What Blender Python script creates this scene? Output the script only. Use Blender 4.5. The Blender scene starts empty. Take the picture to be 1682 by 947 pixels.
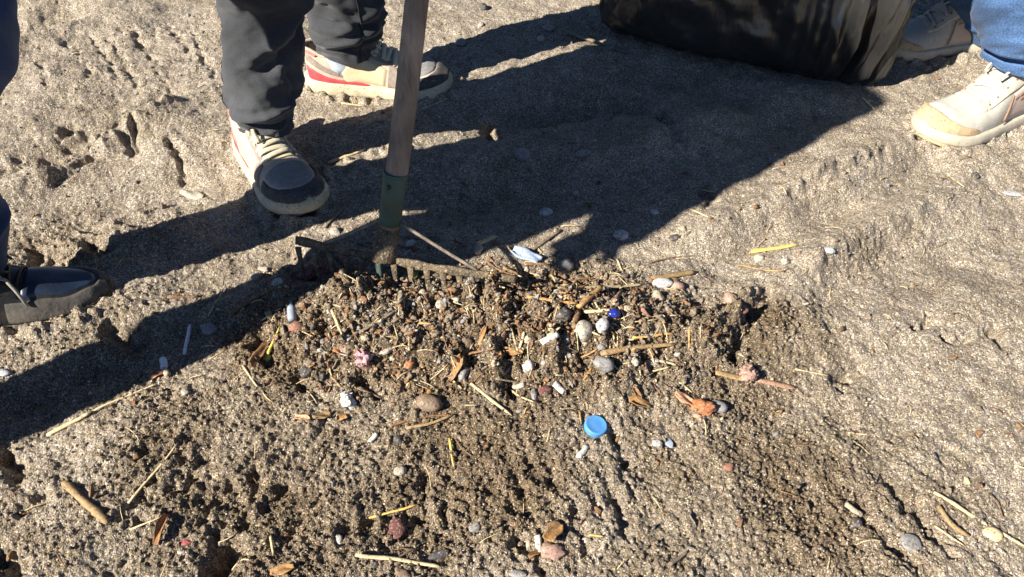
import bpy, bmesh, math, random
import numpy as np
from mathutils import Vector, Matrix, Euler

random.seed(7)
rng = np.random.default_rng(7)
R = math.radians
scene = bpy.context.scene
col = scene.collection

# ------------------------------------------------------------------ camera
CAM_H, PITCH, FPX = 0.85, 46.0, 1250.0
cam_data = bpy.data.cameras.new('camera')
cam_data.sensor_width = 36.0
cam_data.lens = FPX / 1682 * 36.0
cam_data.clip_start = 0.02
cam_data.clip_end = 5000
cam = bpy.data.objects.new('camera', cam_data)
cam.location = (0, 0, CAM_H)
cam.rotation_euler = (R(90 - PITCH), 0, 0)
col.objects.link(cam)
scene.camera = cam

# ------------------------------------------------------------------ sky, sun, exposure
SUN_AZ, SUN_EL = 33.0, 36.0          # direction the light travels (from +X towards +Y), height of the sun
world = bpy.data.worlds.new('World')
scene.world = world
world.use_nodes = True
wn = world.node_tree
sky = wn.nodes.new('ShaderNodeTexSky')
sky.sky_type = 'NISHITA'
sky.sun_disc = False
sky.ozone_density = 4.0
sky.dust_density = 0.0
sky.air_density = 0.6
sky.sun_elevation = R(SUN_EL)
sky.sun_rotation = R(270 - SUN_AZ)
wn.links.new(sky.outputs[0], wn.nodes['Background'].inputs[0])
wn.nodes['Background'].inputs[1].default_value = 0.05
sun_data = bpy.data.lights.new('sun', 'SUN')
sun_data.energy = 5.0
sun_data.angle = R(0.5)
sun_data.color = (1.0, 0.93, 0.82)
sun = bpy.data.objects.new('sun', sun_data)
sd = Vector((math.cos(R(SUN_AZ)) * math.cos(R(SUN_EL)), math.sin(R(SUN_AZ)) * math.cos(R(SUN_EL)), -math.sin(R(SUN_EL))))
sun.rotation_euler = sd.to_track_quat('-Z', 'Y').to_euler()
sun.location = (-3, -2, 4)
col.objects.link(sun)
scene.view_settings.view_transform = 'Standard'
scene.view_settings.look = 'None'
scene.view_settings.gamma = 1.0
scene.view_settings.exposure = 1.28
scene.view_settings.use_curve_mapping = False

# ------------------------------------------------------------------ noise (numpy)
def _h(ix, iy, s):
    n = (ix.astype(np.int64) * 374761393 + iy.astype(np.int64) * 668265263 + s * 974634777) & 0xffffffff
    n = ((n ^ (n >> 13)) * 1274126177) & 0xffffffff
    n = n ^ (n >> 16)
    return n / 4294967295.0
def vnoise(x, y, s):
    ix = np.floor(x); iy = np.floor(y)
    fx = x - ix; fy = y - iy
    fx = fx * fx * fx * (fx * (fx * 6 - 15) + 10); fy = fy * fy * fy * (fy * (fy * 6 - 15) + 10)
    a = _h(ix, iy, s); b = _h(ix + 1, iy, s); c = _h(ix, iy + 1, s); d = _h(ix + 1, iy + 1, s)
    return (a + (b - a) * fx) * (1 - fy) + (c + (d - c) * fx) * fy - 0.5
def fbm(x, y, s, o=3):
    t = 0; a = 1.0
    for k in range(o):
        t = t + a * vnoise(x + 13.7 * k, y - 7.1 * k, s + k); x = x * 2.03; y = y * 2.03; a *= 0.5
    return t
def lumps(x, y, cell, s, rmin, rmax, dens=1.0):
    gx = np.floor(x / cell); gy = np.floor(y / cell)
    best = np.zeros_like(x)
    for i in (-1, 0, 1):
        for j in (-1, 0, 1):
            cx = gx + i; cy = gy + j
            px = (cx + _h(cx, cy, s)) * cell; py = (cy + _h(cx, cy, s + 1)) * cell
            r = cell * (rmin + (rmax - rmin) * _h(cx, cy, s + 2)) * (_h(cx, cy, s + 3) < dens)
            best = np.maximum(best, r * r - (x - px) ** 2 - (y - py) ** 2)
    return np.sqrt(best)
def sstep(a, b, x):
    t = np.clip((x - a) / (b - a), 0, 1); return t * t * (3 - 2 * t)

# ------------------------------------------------------------------ where a point of the beach stands
FWD = np.array([0, math.cos(R(PITCH)), -math.sin(R(PITCH))]); UPV = np.array([0, math.sin(R(PITCH)), math.cos(R(PITCH))])
def G(px, py, z=0.0):
    v = FWD + (px - 841) / FPX * np.array([1, 0, 0]) + (473.5 - py) / FPX * UPV
    t = (z - CAM_H) / v[2]
    return np.array([v[0] * t, v[1] * t])
def mpp(px, py):                      # metres per photo pixel at that ground point
    g = G(px, py); d = g[1] * FWD[1] + (-CAM_H) * FWD[2]
    return d / FPX

# features of the surface: (polyline in photo pixels, half width m, depth m (negative digs), asymmetry)
STROKES = []
def stroke(pts, w, d, rough=0.5):
    STROKES.append(([tuple(G(*p)) for p in pts], w, d, rough))
# trenches and footprints upper left
stroke([(150, 240), (175, 218), (200, 200), (230, 182), (258, 172)], 0.017, -0.032, .25)
stroke([(175, 255), (225, 222), (285, 190)], 0.018, 0.016, .4)
stroke([(92, 306), (130, 285), (168, 264)], 0.009, -0.014, .35)
stroke([(205, 228), (222, 258)], 0.010, -0.018, .5)
stroke([(228, 225), (236, 256)], 0.007, -0.016, .5)
stroke([(288, 248), (296, 262), (304, 288)], 0.0075, -0.017, .4)
stroke([(96, 222), (118, 206)], 0.008, -0.016, .7)
stroke([(240, 205), (265, 200)], 0.008, -0.016, .7)
stroke([(20, 52), (100, 26)], 0.045, -0.030, .25)
stroke([(10, 75), (105, 48)], 0.04, 0.012, .3)
stroke([(-10, 278), (60, 262), (120, 245)], 0.055, -0.030, .3)
stroke([(-10, 300), (60, 290)], 0.04, 0.016, .3)
stroke([(52, 410), (80, 440), (108, 455)], 0.024, -0.022, .8)
stroke([(150, 400), (175, 410)], 0.012, -0.018, .8)
stroke([(185, 540), (215, 555)], 0.016, -0.022, .8)
for a, b in [((178, 62), (228, 152)), ((228, 55), (278, 150)), ((205, 50), (262, 100)), ((60, 100), (85, 150)), ((110, 70), (150, 130)), ((150, 60), (195, 130)), ((275, 40), (318, 100)), ((300, 30), (352, 130))]:
    stroke([a, ((a[0] + b[0]) / 2 + 4, (a[1] + b[1]) / 2), b], 0.006, -0.0045, 1.8)
# broad soft ridges and ruts
for pts, w, d in [([(20, 332), (150, 264), (290, 192), (372, 150)], .034, .017), ([(-10, 292), (140, 226), (270, 168)], .034, -.018), ([(60, 20), (160, 0)], .04, .012),
                  ([(1150, 392), (1320, 318), (1470, 243)], .040, .015), ([(1180, 428), (1350, 352), (1530, 268)], .042, -.022), ([(1260, 460), (1400, 398), (1540, 330)], .036, .014), ([(1420, 480), (1560, 420), (1690, 380)], .06, -.014),
                  ([(1290, 560), (1420, 520), (1560, 500)], .05, .010), ([(1120, 300), (1240, 240), (1330, 190)], .05, -.012), ([(1350, 215), (1460, 200)], .05, .010),
                  ([(760, 150), (860, 120), (960, 100)], .05, .016), ([(780, 205), (900, 180), (1050, 150)], .045, -.022), ([(700, 290), (820, 270), (930, 230)], .045, .016), ([(700, 345), (820, 330), (900, 300)], .05, -.018), ([(960, 260), (1080, 230), (1180, 190)], .05, .015), ([(930, 330), (1040, 300), (1120, 255)], .04, -.014), ([(1060, 110), (1200, 150)], .05, -.014),
                  ([(30, 560), (150, 530), (260, 500)], .05, .014), ([(40, 660), (160, 610), (300, 560)], .05, -.012), ([(200, 330), (300, 300), (370, 290)], .04, -.012)]:
    stroke(pts, w, d, .06)
def shoe_print(hl, to, w=.052):       # sand pressed up round a sole
    hl = np.array(hl); to = np.array(to); a = (to - hl) / np.linalg.norm(to - hl); n = np.array([-a[1], a[0]]); L = np.linalg.norm(to - hl)
    ring = [hl - a * .012]
    for q, k in ((.05, .75), (.25, .92), (.5, .95), (.7, 1.12), (.86, 1.05), (.97, .6)): ring.append(hl + a * L * q + n * w * k)
    ring.append(to + a * .014)
    for q, k in ((.97, .6), (.86, 1.05), (.7, 1.12), (.5, .95), (.25, .92), (.05, .75)): ring.append(hl + a * L * q - n * w * k)
    ring.append(ring[0]); STROKES.append(([tuple(p) for p in ring], .012, .0095, 1.5))
for hl, to in [((-.497, 1.206), (-.340, .985)), ((-.418, 1.402), (-.128, 1.392)), ((-.885, .740), (-.618, .812)), ((1.040, 1.328), (.776, 1.214)), ((1.075, 1.575), (.805, 1.55))]: shoe_print(hl, to)
# right side
stroke([(1305, 332), (1345, 306), (1395, 290), (1452, 258)], 0.011, -0.010, .3)
stroke([(1290, 322), (1340, 292), (1400, 272), (1440, 250)], 0.018, 0.008, .2)
stroke([(1352, 488), (1372, 450), (1420, 420), (1500, 372)], 0.018, -0.011, .3)
stroke([(1345, 440), (1400, 405), (1490, 360)], 0.030, 0.012, .25)
stroke([(1196, 590), (1212, 560), (1235, 520), (1258, 484)], 0.014, -0.022, .7)
stroke([(1160, 585), (1195, 530), (1235, 488)], 0.026, 0.018, .6)
stroke([(1636, 540), (1646, 570)], 0.009, -0.022, .5)
stroke([(1385, 620), (1412, 600)], 0.012, -0.022, .6)
stroke([(1500, 535), (1530, 528)], 0.010, -0.016, .8)
stroke([(1560, 560), (1620, 550)], 0.008, -0.010, .9)
stroke([(1160, 312), (1168, 340)], 0.012, -0.022, .6)
stroke([(1470, 800), (1560, 900)], 0.010, -0.008, 1.2)
stroke([(1420, 840), (1520, 945)], 0.010, -0.008, 1.2)
# footprints and lumps in the shadow
stroke([(880, 180), (980, 160), (1060, 175)], 0.045, -0.02, .4)
stroke([(760, 330), (800, 300)], 0.04, -0.015, .4)
stroke([(800, 200), (812, 230)], 0.012, -0.03, .5)
stroke([(1085, 185), (1105, 230)], 0.018, -0.02, .5)
stroke([(560, 290), (660, 262)], 0.030, 0.012, .8)
# raked furrows lower left, short and broken
for (x0, y0, x1, y1) in [(215, 850, 262, 800), (240, 855, 292, 785), (296, 812, 332, 768), (322, 830, 350, 790), (330, 860, 372, 802), (352, 878, 392, 818),
                         (385, 888, 408, 842), (345, 755, 360, 735), (412, 815, 432, 770), (232, 762, 268, 722), (300, 760, 322, 725), (465, 900, 490, 850), (440, 840, 462, 800)]:
    stroke([(x0, y0), (x1, y1)], 0.0075, -0.011, .9)
stroke([(352, 950), (372, 915)], 0.018, -0.035, .4)
stroke([(5, 740), (30, 785)], 0.010, -0.022, .6)
stroke([(-10, 905), (15, 950)], 0.016, -0.03, .5)
stroke([(40, 838), (70, 832)], 0.012, -0.012, .6)
for (x0, y0, x1, y1) in [(752, 762, 738, 850), (820, 800, 840, 840), (850, 790, 866, 850), (700, 780, 690, 840), (905, 770, 915, 820), (945, 840, 962, 900), (1005, 810, 1020, 870)]:
    stroke([(x0, y0), (x1, y1)], 0.0070, -0.006, 1.3)
stroke([(640, 905), (690, 850)], 0.010, -0.012, .6)
stroke([(860, 900), (895, 935)], 0.010, -0.012, .6)
# pits beside clods in the heap
for (x0, y0, x1, y1, w, d) in [(835, 610, 845, 650, .011, -.017), (775, 600, 790, 625, .012, -.022), (850, 540, 870, 580, .016, -.014), (955, 560, 960, 620, .010, -.022),
                               (470, 440, 560, 470, .040, -.010), (880, 470, 960, 470, .030, -.022), (600, 640, 625, 660, .010, -.02), (470, 610, 520, 660, .008, -.016),
                               (430, 570, 445, 610, .012, -.018), (690, 560, 720, 545, .010, -.018), (1010, 720, 1030, 760, .010, -.014), (560, 880, 600, 860, .008, -.012)]:
    stroke([(x0, y0), (x1, y1)], w, d, .9)
# clods
for (x, y, w, h) in [(810, 625, .022, .022), (705, 475, .03, .012), (950, 590, .018, .014), (560, 520, .03, .014), (1200, 540, .02, .016), (600, 500, .035, .016), (780, 520, .03, .018), (880, 600, .025, .014),
                     (1010, 640, .03, .010), (660, 620, .03, .010), (500, 600, .03, .010), (185, 570, .02, .012), (110, 400, .03, .014), (180, 380, .03, .012)]:
    stroke([(x, y), (x + 8, y - 4)], w, h, .8)

stroke([(580, 446), (640, 455), (740, 468), (840, 480)], 0.022, -0.024, .6)
GAUSS = [(700, 535, .20, .075, .042), (540, 505, .10, .05, .014), (950, 545, .17, .070, .032), (1150, 570, .13, .07, .018), (560, 560, .16, .08, .014), (800, 600, .25, .10, .016),
         (300, 230, .16, .10, .018), (1300, 300, .2, .12, .02), (700, 260, .12, .05, .010), (60, 500, .12, .08, -.006)]
def disturbed(x, y, tbl=None):
    d = 0.16 + 0 * x
    for px, py, rx, ry, a in tbl or [(760, 550, .46, .16, 1.0), (1050, 590, .32, .15, .8), (700, 800, .75, .24, .64), (200, 620, .40, .24, .56), (1100, 800, .45, .22, .54), (180, 400, .26, .13, .5), (1375, 440, .07, .04, .36), (1430, 410, .07, .04, .38), (1485, 378, .06, .04, .34), (1230, 540, .10, .09, .7)]:
        g = G(px, py)
        d = np.maximum(d, a * np.exp(-(((x - g[0]) / rx) ** 2 + ((y - g[1]) / ry) ** 2) ** 1.3))
    d = d + 0.30 * fbm(x * 9, y * 9, 91, 3)
    return np.clip(d, 0.05, 1)
ROUGH = [(760, 560, .36, .13, 1.0), (1040, 590, .26, .11, .8), (700, 800, .75, .24, .42), (200, 620, .40, .24, .44), (1100, 800, .45, .22, .42), (180, 400, .26, .13, .46), (1375, 440, .07, .04, .42), (1430, 410, .07, .04, .45), (1485, 378, .06, .04, .40), (1230, 540, .10, .09, .7)]
def furrows(x, y):                    # faint grooves left by the tines
    f = 0 * x
    for px, py, rx, ry, ang, wl, a in [(320, 810, .17, .10, 47, .021, .0050), (800, 810, .20, .085, 96, .026, .0036), (560, 760, .16, .09, 66, .023, .0036), (1080, 800, .18, .09, 112, .027, .0030), (1560, 850, .13, .10, 128, .030, .0034), (200, 90, .16, .14, 118, .040, .0030)]:
        g = G(px, py); m = np.exp(-(((x - g[0]) / rx) ** 2 + ((y - g[1]) / ry) ** 2) ** 1.5)
        u = -(x - g[0]) * math.sin(R(ang)) + (y - g[1]) * math.cos(R(ang)) + .012 * fbm(x * 14, y * 14, 191, 2)
        v = (x - g[0]) * math.cos(R(ang)) + (y - g[1]) * math.sin(R(ang))
        br = np.clip(.35 + 1.6 * vnoise(u / wl * .9, v * 22, 193), 0, 1.3)
        f = f - a * m * br * (np.abs(np.sin(u / wl * np.pi)) ** .6 * -1 + .55) * 2
    return f
def H(x, y, fine=True):
    x = np.atleast_1d(np.asarray(x, float)); y = np.atleast_1d(np.asarray(y, float))
    near = np.exp(-(np.maximum(0, np.hypot(x, y - 1.1) - 1.9) / 1.0) ** 2)
    h = 0.020 * fbm(x * 2.2, y * 2.2, 3, 2) + 0.020 * fbm(x * 6.5, y * 6.5, 5, 3) + near * (0.0050 * fbm(x * 36, y * 36, 9, 3))
    for px, py, rx, ry, a in GAUSS:
        g = G(px, py)
        h = h + a * np.exp(-(((x - g[0]) / rx) ** 2 + ((y - g[1]) / ry) ** 2))
    wx = x + 0.012 * fbm(x * 40, y * 40, 21, 2) + 0.005 * fbm(x * 130, y * 130, 23, 2); wy = y + 0.012 * fbm(x * 40, y * 40, 27, 2) + 0.005 * fbm(x * 130, y * 130, 29, 2)
    nz = vnoise(x * 70, y * 70, 41)
    for pts, w, d, rough in STROKES:
        xs = [p[0] for p in pts]; ys = [p[1] for p in pts]; m = 3 * w + .02
        sel = (x > min(xs) - m) & (x < max(xs) + m) & (y > min(ys) - m) & (y < max(ys) + m)
        if not sel.any(): continue
        X = wx[sel] if rough > .1 else x[sel]; Y = wy[sel] if rough > .1 else y[sel]; best = np.full(X.shape, 9.0)
        for (ax, ay), (bx, by) in zip(pts[:-1], pts[1:]):
            ux = bx - ax; uy = by - ay; L2 = ux * ux + uy * uy + 1e-9
            t = np.clip(((X - ax) * ux + (Y - ay) * uy) / L2, 0, 1)
            best = np.minimum(best, np.hypot(X - ax - t * ux, Y - ay - t * uy))
        q = best / (w * (1 + 0.5 * rough * nz[sel]))
        h[sel] += d * np.exp(-q ** (2.4 if rough > .1 else 2.0)) * np.clip(1 + rough * nz[sel] * 1.6, 0, 2)
    D = disturbed(x, y, ROUGH); DM = disturbed(x, y)
    h = h + near * furrows(x, y)
    h = h + near * D * 0.010 * fbm(x * 34, y * 34, 51, 3)
    ux = x + 0.004 * vnoise(x * 160, y * 160, 61); uy = y + 0.004 * vnoise(x * 160, y * 160, 67)
    big = lumps(ux, uy, 0.026, 101, 0.2, 0.66, .5); mid = lumps(ux, uy, 0.0125, 111, 0.25, 0.66, .75); sml = lumps(ux, uy, 0.0056, 121, 0.3, 0.7, .9)
    lm = 0.50 * big * sstep(.5, .95, D) + 0.46 * mid * sstep(.42, .9, D) + (0.50 * sstep(.10, .55, DM) + .18 * sstep(.3, .8, D)) * sml
    h = h + near * lm + near * (0.0062 * sstep(.40, .9, D) + .0022 * sstep(.15, .7, DM)) * fbm(x * 95, y * 95, 151, 3) + near * 0.0045 * sstep(.12, .6, DM) * fbm(x * 240, y * 240, 157, 2)
    h = h + near * 0.0022 * vnoise(x * 330, y * 330, 71) + near * 0.0016 * vnoise(x * 190, y * 190, 73)
    return h
def hz(x, y): return float(H([x], [y])[0])
def at(px, py):                       # the point of the beach that shows at a photo pixel
    z = 0.0
    for k in range(4):
        g = G(px, py, z); z = hz(g[0], g[1])
    return Vector((g[0], g[1], z))

# ------------------------------------------------------------------ materials
def new_mat(name):
    m = bpy.data.materials.new(name); m.use_nodes = True
    return m, m.node_tree, m.node_tree.nodes['Principled BSDF']
def lnk(t, a, b): t.links.new(a, b)
def ramp(t, stops, interp='LINEAR'):
    n = t.nodes.new('ShaderNodeValToRGB'); e = n.color_ramp.elements; n.color_ramp.interpolation = interp
    while len(e) < len(stops): e.new(0.5)
    for k, (p, c) in enumerate(stops): e[k].position = p; e[k].color = (*c, 1)
    return n
def mixc(t, a, b, f, mode='MIX'):
    n = t.nodes.new('ShaderNodeMix'); n.data_type = 'RGBA'; n.blend_type = mode
    for s, v in ((6, a), (7, b), (0, f)):
        if hasattr(v, 'links'): t.links.new(v, n.inputs[s])
        elif isinstance(v, tuple): n.inputs[s].default_value = (*v, 1)
        else: n.inputs[s].default_value = v
    return n.outputs[2]
def tex(t, kind, scale, vec, **kw):
    n = t.nodes.new('ShaderNodeTex' + kind); n.inputs['Scale'].default_value = scale; t.links.new(vec, n.inputs['Vector'])
    for k, v in kw.items(): n.inputs[k].default_value = v
    return n
def bump(t, b, hgt, strength, dist):
    n = t.nodes.new('ShaderNodeBump'); n.inputs['Strength'].default_value = strength; n.inputs['Distance'].default_value = dist
    t.links.new(hgt, n.inputs['Height']); t.links.new(n.outputs[0], b.inputs['Normal']); return n
def mat(name, c, c2=None, rough=.7, scale=60, bstr=.3, bdist=.002, spec=.3, detail=4, stretch=None, dust=0.0, dustc=(.26, .21, .15), world=False, grit=0.0):
    m, t, b = new_mat(name)
    tc = t.nodes.new('ShaderNodeTexCoord'); v = tc.outputs['Object']
    if world: v = t.nodes.new('ShaderNodeNewGeometry').outputs['Position']
    vw = v
    if stretch:
        mp = t.nodes.new('ShaderNodeMapping'); mp.inputs['Scale'].default_value = stretch; lnk(t, v, mp.inputs['Vector']); v = mp.outputs[0]
    n = tex(t, 'Noise', scale, v, Detail=detail)
    c2 = c2 or tuple(x * .6 for x in c)
    r = ramp(t, [(.32, c2), (.68, c)]); lnk(t, n.outputs[0], r.inputs[0])
    o = r.outputs[0]
    if dust:
        n2 = tex(t, 'Noise', 130 if world else 22, vw, Detail=6, Roughness=.7)
        r2 = ramp(t, [(.45, (0, 0, 0)), (.75, (dust, dust, dust))]); lnk(t, n2.outputs[0], r2.inputs[0])
        o = mixc(t, o, dustc, r2.outputs[0])
    if grit:                          # stuck sand grains
        vo = tex(t, 'Voronoi', 560, vw); sp = t.nodes.new('ShaderNodeSeparateColor'); lnk(t, vo.outputs['Color'], sp.inputs[0])
        gr = ramp(t, [(0, (.05, .04, .028)), (.6, (.20, .155, .10)), (1, (.42, .35, .26))]); lnk(t, sp.outputs[1], gr.inputs[0])
        ng = tex(t, 'Noise', 150, vw, Detail=4); sm_ = t.nodes.new('ShaderNodeMath'); sm_.operation = 'ADD'; lnk(t, ng.outputs[0], sm_.inputs[0]); lnk(t, sp.outputs[0], sm_.inputs[1])
        gf = ramp(t, [(.94 - .45 * grit, (0, 0, 0)), (1.04 - .45 * grit, (.75, .75, .75))]); dv = t.nodes.new('ShaderNodeMath'); dv.operation = 'MULTIPLY'; dv.inputs[1].default_value = .62; lnk(t, sm_.outputs[0], dv.inputs[0]); lnk(t, dv.outputs[0], gf.inputs[0])
        o = mixc(t, o, gr.outputs[0], gf.outputs[0])
    lnk(t, o, b.inputs['Base Color'])
    b.inputs['Roughness'].default_value = rough; b.inputs['Specular IOR Level'].default_value = spec
    n3 = tex(t, 'Noise', scale * 4, v, Detail=3)
    bump(t, b, n3.outputs[0], bstr, bdist)
    return m
# sand: coarse mixed grains, pale when dry, brown where the rake has turned up damp sand
def sand_material():
    m, t, b = new_mat('beach_sand')
    geo = t.nodes.new('ShaderNodeNewGeometry'); v = geo.outputs['Position']
    at_ = t.nodes.new('ShaderNodeAttribute'); at_.attribute_name = 'moisture'
    v1 = tex(t, 'Voronoi', 640, v); v2 = tex(t, 'Voronoi', 330, v)
    sep = t.nodes.new('ShaderNodeSeparateColor'); lnk(t, v1.outputs['Color'], sep.inputs[0])
    sep2 = t.nodes.new('ShaderNodeSeparateColor'); lnk(t, v2.outputs['Color'], sep2.inputs[0])
    dry = ramp(t, [(0, (.085, .070, .057)), (.16, (.185, .155, .126)), (.45, (.277, .235, .192)), (.75, (.340, .293, .243)), (.90, (.47, .413, .35)), (1, (.74, .68, .60))]); lnk(t, sep.outputs[0], dry.inputs[0])
    wet = ramp(t, [(0, (.026, .018, .011)), (.25, (.075, .053, .033)), (.6, (.140, .101, .064)), (.86, (.205, .152, .098)), (.97, (.34, .27, .19)), (1, (.58, .50, .39))]); lnk(t, sep.outputs[0], wet.inputs[0])
    tint = ramp(t, [(0, (1.0, .84, .72)), (.1, (.96, .98, .78)), (.35, (1, 1, 1)), (.8, (1.0, .98, .95)), (1, (.88, .92, .98))]); lnk(t, sep2.outputs[1], tint.inputs[0])
    n = tex(t, 'Noise', 14, v, Detail=5, Roughness=.65)
    ma = t.nodes.new('ShaderNodeMath'); ma.operation = 'MULTIPLY_ADD'; lnk(t, n.outputs[0], ma.inputs[0]); ma.inputs[1].default_value = .9; ma.inputs[2].default_value = -.45
    at2 = t.nodes.new('ShaderNodeAttribute'); at2.attribute_name = 'moisture'; at2.attribute_type = 'INSTANCER'; mx = t.nodes.new('ShaderNodeMath'); mx.operation = 'MAXIMUM'; lnk(t, at_.outputs['Fac'], mx.inputs[0]); lnk(t, at2.outputs['Fac'], mx.inputs[1])
    ad = t.nodes.new('ShaderNodeMath'); ad.operation = 'ADD'; ad.use_clamp = True; lnk(t, mx.outputs[0], ad.inputs[0]); lnk(t, ma.outputs[0], ad.inputs[1])
    c = mixc(t, dry.outputs[0], wet.outputs[0], ad.outputs[0])
    c = mixc(t, c, tint.outputs[0], 1.0, 'MULTIPLY')
    n4 = tex(t, 'Noise', 45, v, Detail=3)
    r4 = ramp(t, [(.3, (.78, .76, .72)), (.7, (1.12, 1.12, 1.12))]); lnk(t, n4.outputs[0], r4.inputs[0])
    c = mixc(t, c, r4.outputs[0], 1.0, 'MULTIPLY')
    lnk(t, c, b.inputs['Base Color'])
    b.inputs['Roughness'].default_value = .85; b.inputs['Specular IOR Level'].default_value = .25
    mm = t.nodes.new('ShaderNodeMath'); mm.operation = 'MULTIPLY_ADD'; lnk(t, v1.outputs['Distance'], mm.inputs[0]); mm.inputs[1].default_value = -1.0
    n5 = tex(t, 'Noise', 240, v, Detail=3, Roughness=.7); lnk(t, n5.outputs[0], mm.inputs[2])
    bump(t, b, mm.outputs[0], .7, .0017)
    return m
SAND = sand_material()

# ------------------------------------------------------------------ object helpers
def tag(o, label=None, cat=None, group=None, kind=None):
    for k, v in (('label', label), ('category', cat), ('group', group), ('kind', kind)):
        if v: o[k] = v
    return o
def empty(name, loc, rz=0):
    o = bpy.data.objects.new(name, None); o.empty_display_size = .1; o.location = loc; o.rotation_euler = (0, 0, rz); col.objects.link(o); return o
def link(name, me, m=None, parent=None, smooth=True):
    o = bpy.data.objects.new(name, me); col.objects.link(o)
    if m: me.materials.append(m)
    if smooth and len(me.polygons): me.polygons.foreach_set('use_smooth', np.ones(len(me.polygons), bool))
    if parent:
        o.parent = parent
        if parent.type == 'EMPTY': o.matrix_parent_inverse = Matrix.Translation(-parent.location)
    return o
class MB:                             # collects faces, links them as one mesh object
    def __init__(s): s.v = []; s.f = []
    def grid(s, P, wrap=False, flip=False):      # P: rows x cols x 3
        P = np.asarray(P, float); n, k = P.shape[:2]; b = len(s.v); s.v += [tuple(p) for p in P.reshape(-1, 3)]
        for i in range(n - 1):
            for j in range(k if wrap else k - 1):
                a = b + i * k + j; c = b + i * k + (j + 1) % k; d = b + (i + 1) * k + (j + 1) % k; e = b + (i + 1) * k + j
                s.f.append((a, e, d, c) if flip else (a, c, d, e))
        return b
    def cap(s, ids, flip=False): s.f.append(tuple(ids[::-1] if flip else ids))
    def tube(s, pts, rad, seg=8, flat=1.0, caps=True, up=(0, 0, 1)):
        pts = [Vector(p) for p in pts]; n = len(pts); rows = []
        if not hasattr(rad, '__len__'): rad = [rad] * n
        for i, p in enumerate(pts):
            d = (pts[min(i + 1, n - 1)] - pts[max(i - 1, 0)]).normalized()
            u = Vector(up)
            if abs(d.dot(u)) > .95: u = Vector((0, 1, 0))
            a = d.cross(u).normalized(); b = a.cross(d).normalized()
            rows.append([p + float(rad[i]) * (math.cos(q) * a + flat * math.sin(q) * b) for q in [2 * math.pi * k / seg for k in range(seg)]])
        b0 = s.grid([[tuple(q) for q in r] for r in rows], wrap=True)
        if caps: s.cap([b0 + k for k in range(seg)], True); s.cap([b0 + (n - 1) * seg + k for k in range(seg)])
    def mesh(s, name):
        me = bpy.data.meshes.new(name); me.from_pydata(s.v, [], s.f); me.validate(); me.update(); return me
    def build(s, name, m, parent=None, smooth=True): return link(name, s.mesh(name), m, parent, smooth)

# ------------------------------------------------------------------ the beach, one sheet to the horizon
def ground():
    nf = 1120
    tt = np.linspace(-1, 1, nf)
    ext = 1 + np.cumsum(0.003 * 1.32 ** np.arange(1, 32))
    tt = np.concatenate([-ext[::-1], tt, ext])
    ys = [0.24]
    while ys[-1] < 1.98: ys.append(ys[-1] + 0.0013 + 0.0013 * ys[-1])
    st = 0.004; hi = []; y = ys[-1]
    while y < 900: y += st; hi.append(y); st *= 1.32
    st = 0.003; lo = []; y = ys[0]
    while y > -900: y -= st; lo.append(y); st *= 1.32
    ys = np.array(lo[::-1] + ys + hi)
    w = np.clip(0.66 + 0.45 * ys, 0.5, 1.7)
    X = tt[None, :] * w[:, None]; Y = np.repeat(ys[:, None], len(tt), 1)
    fx = X.ravel(); fy = Y.ravel()
    Z = H(fx, fy)
    n, k = X.shape
    V = np.stack([fx, fy, Z], 1).astype(np.float32)
    idx = np.arange(n * k).reshape(n, k)
    F = np.stack([idx[:-1, :-1], idx[:-1, 1:], idx[1:, 1:], idx[1:, :-1]], -1).reshape(-1, 4)
    me = bpy.data.meshes.new('sand_ground')
    me.vertices.add(len(V)); me.vertices.foreach_set('co', V.ravel())
    me.loops.add(F.size); me.loops.foreach_set('vertex_index', F.ravel().astype(np.int32))
    me.polygons.add(len(F)); me.polygons.foreach_set('loop_start', np.arange(0, F.size, 4, dtype=np.int32))
    me.update(calc_edges=True)
    a = me.attributes.new('moisture', 'FLOAT', 'POINT')
    a.data.foreach_set('value', moisture(fx, fy).astype(np.float32))
    o = link('ground', me, SAND)
    tag(o, 'coarse grey brown beach sand, raked and trodden', kind='structure')
    return o
def moisture(x, y):
    D = disturbed(x, y)
    near = np.exp(-(np.maximum(0, np.hypot(x, y - 1.1) - 1.9) / 1.0) ** 2)
    return near * np.clip(.10 + 0.85 * sstep(.15, .85, D) + 0.35 * fbm(x * 5, y * 5, 77, 3), 0, 1)
ground()
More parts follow.
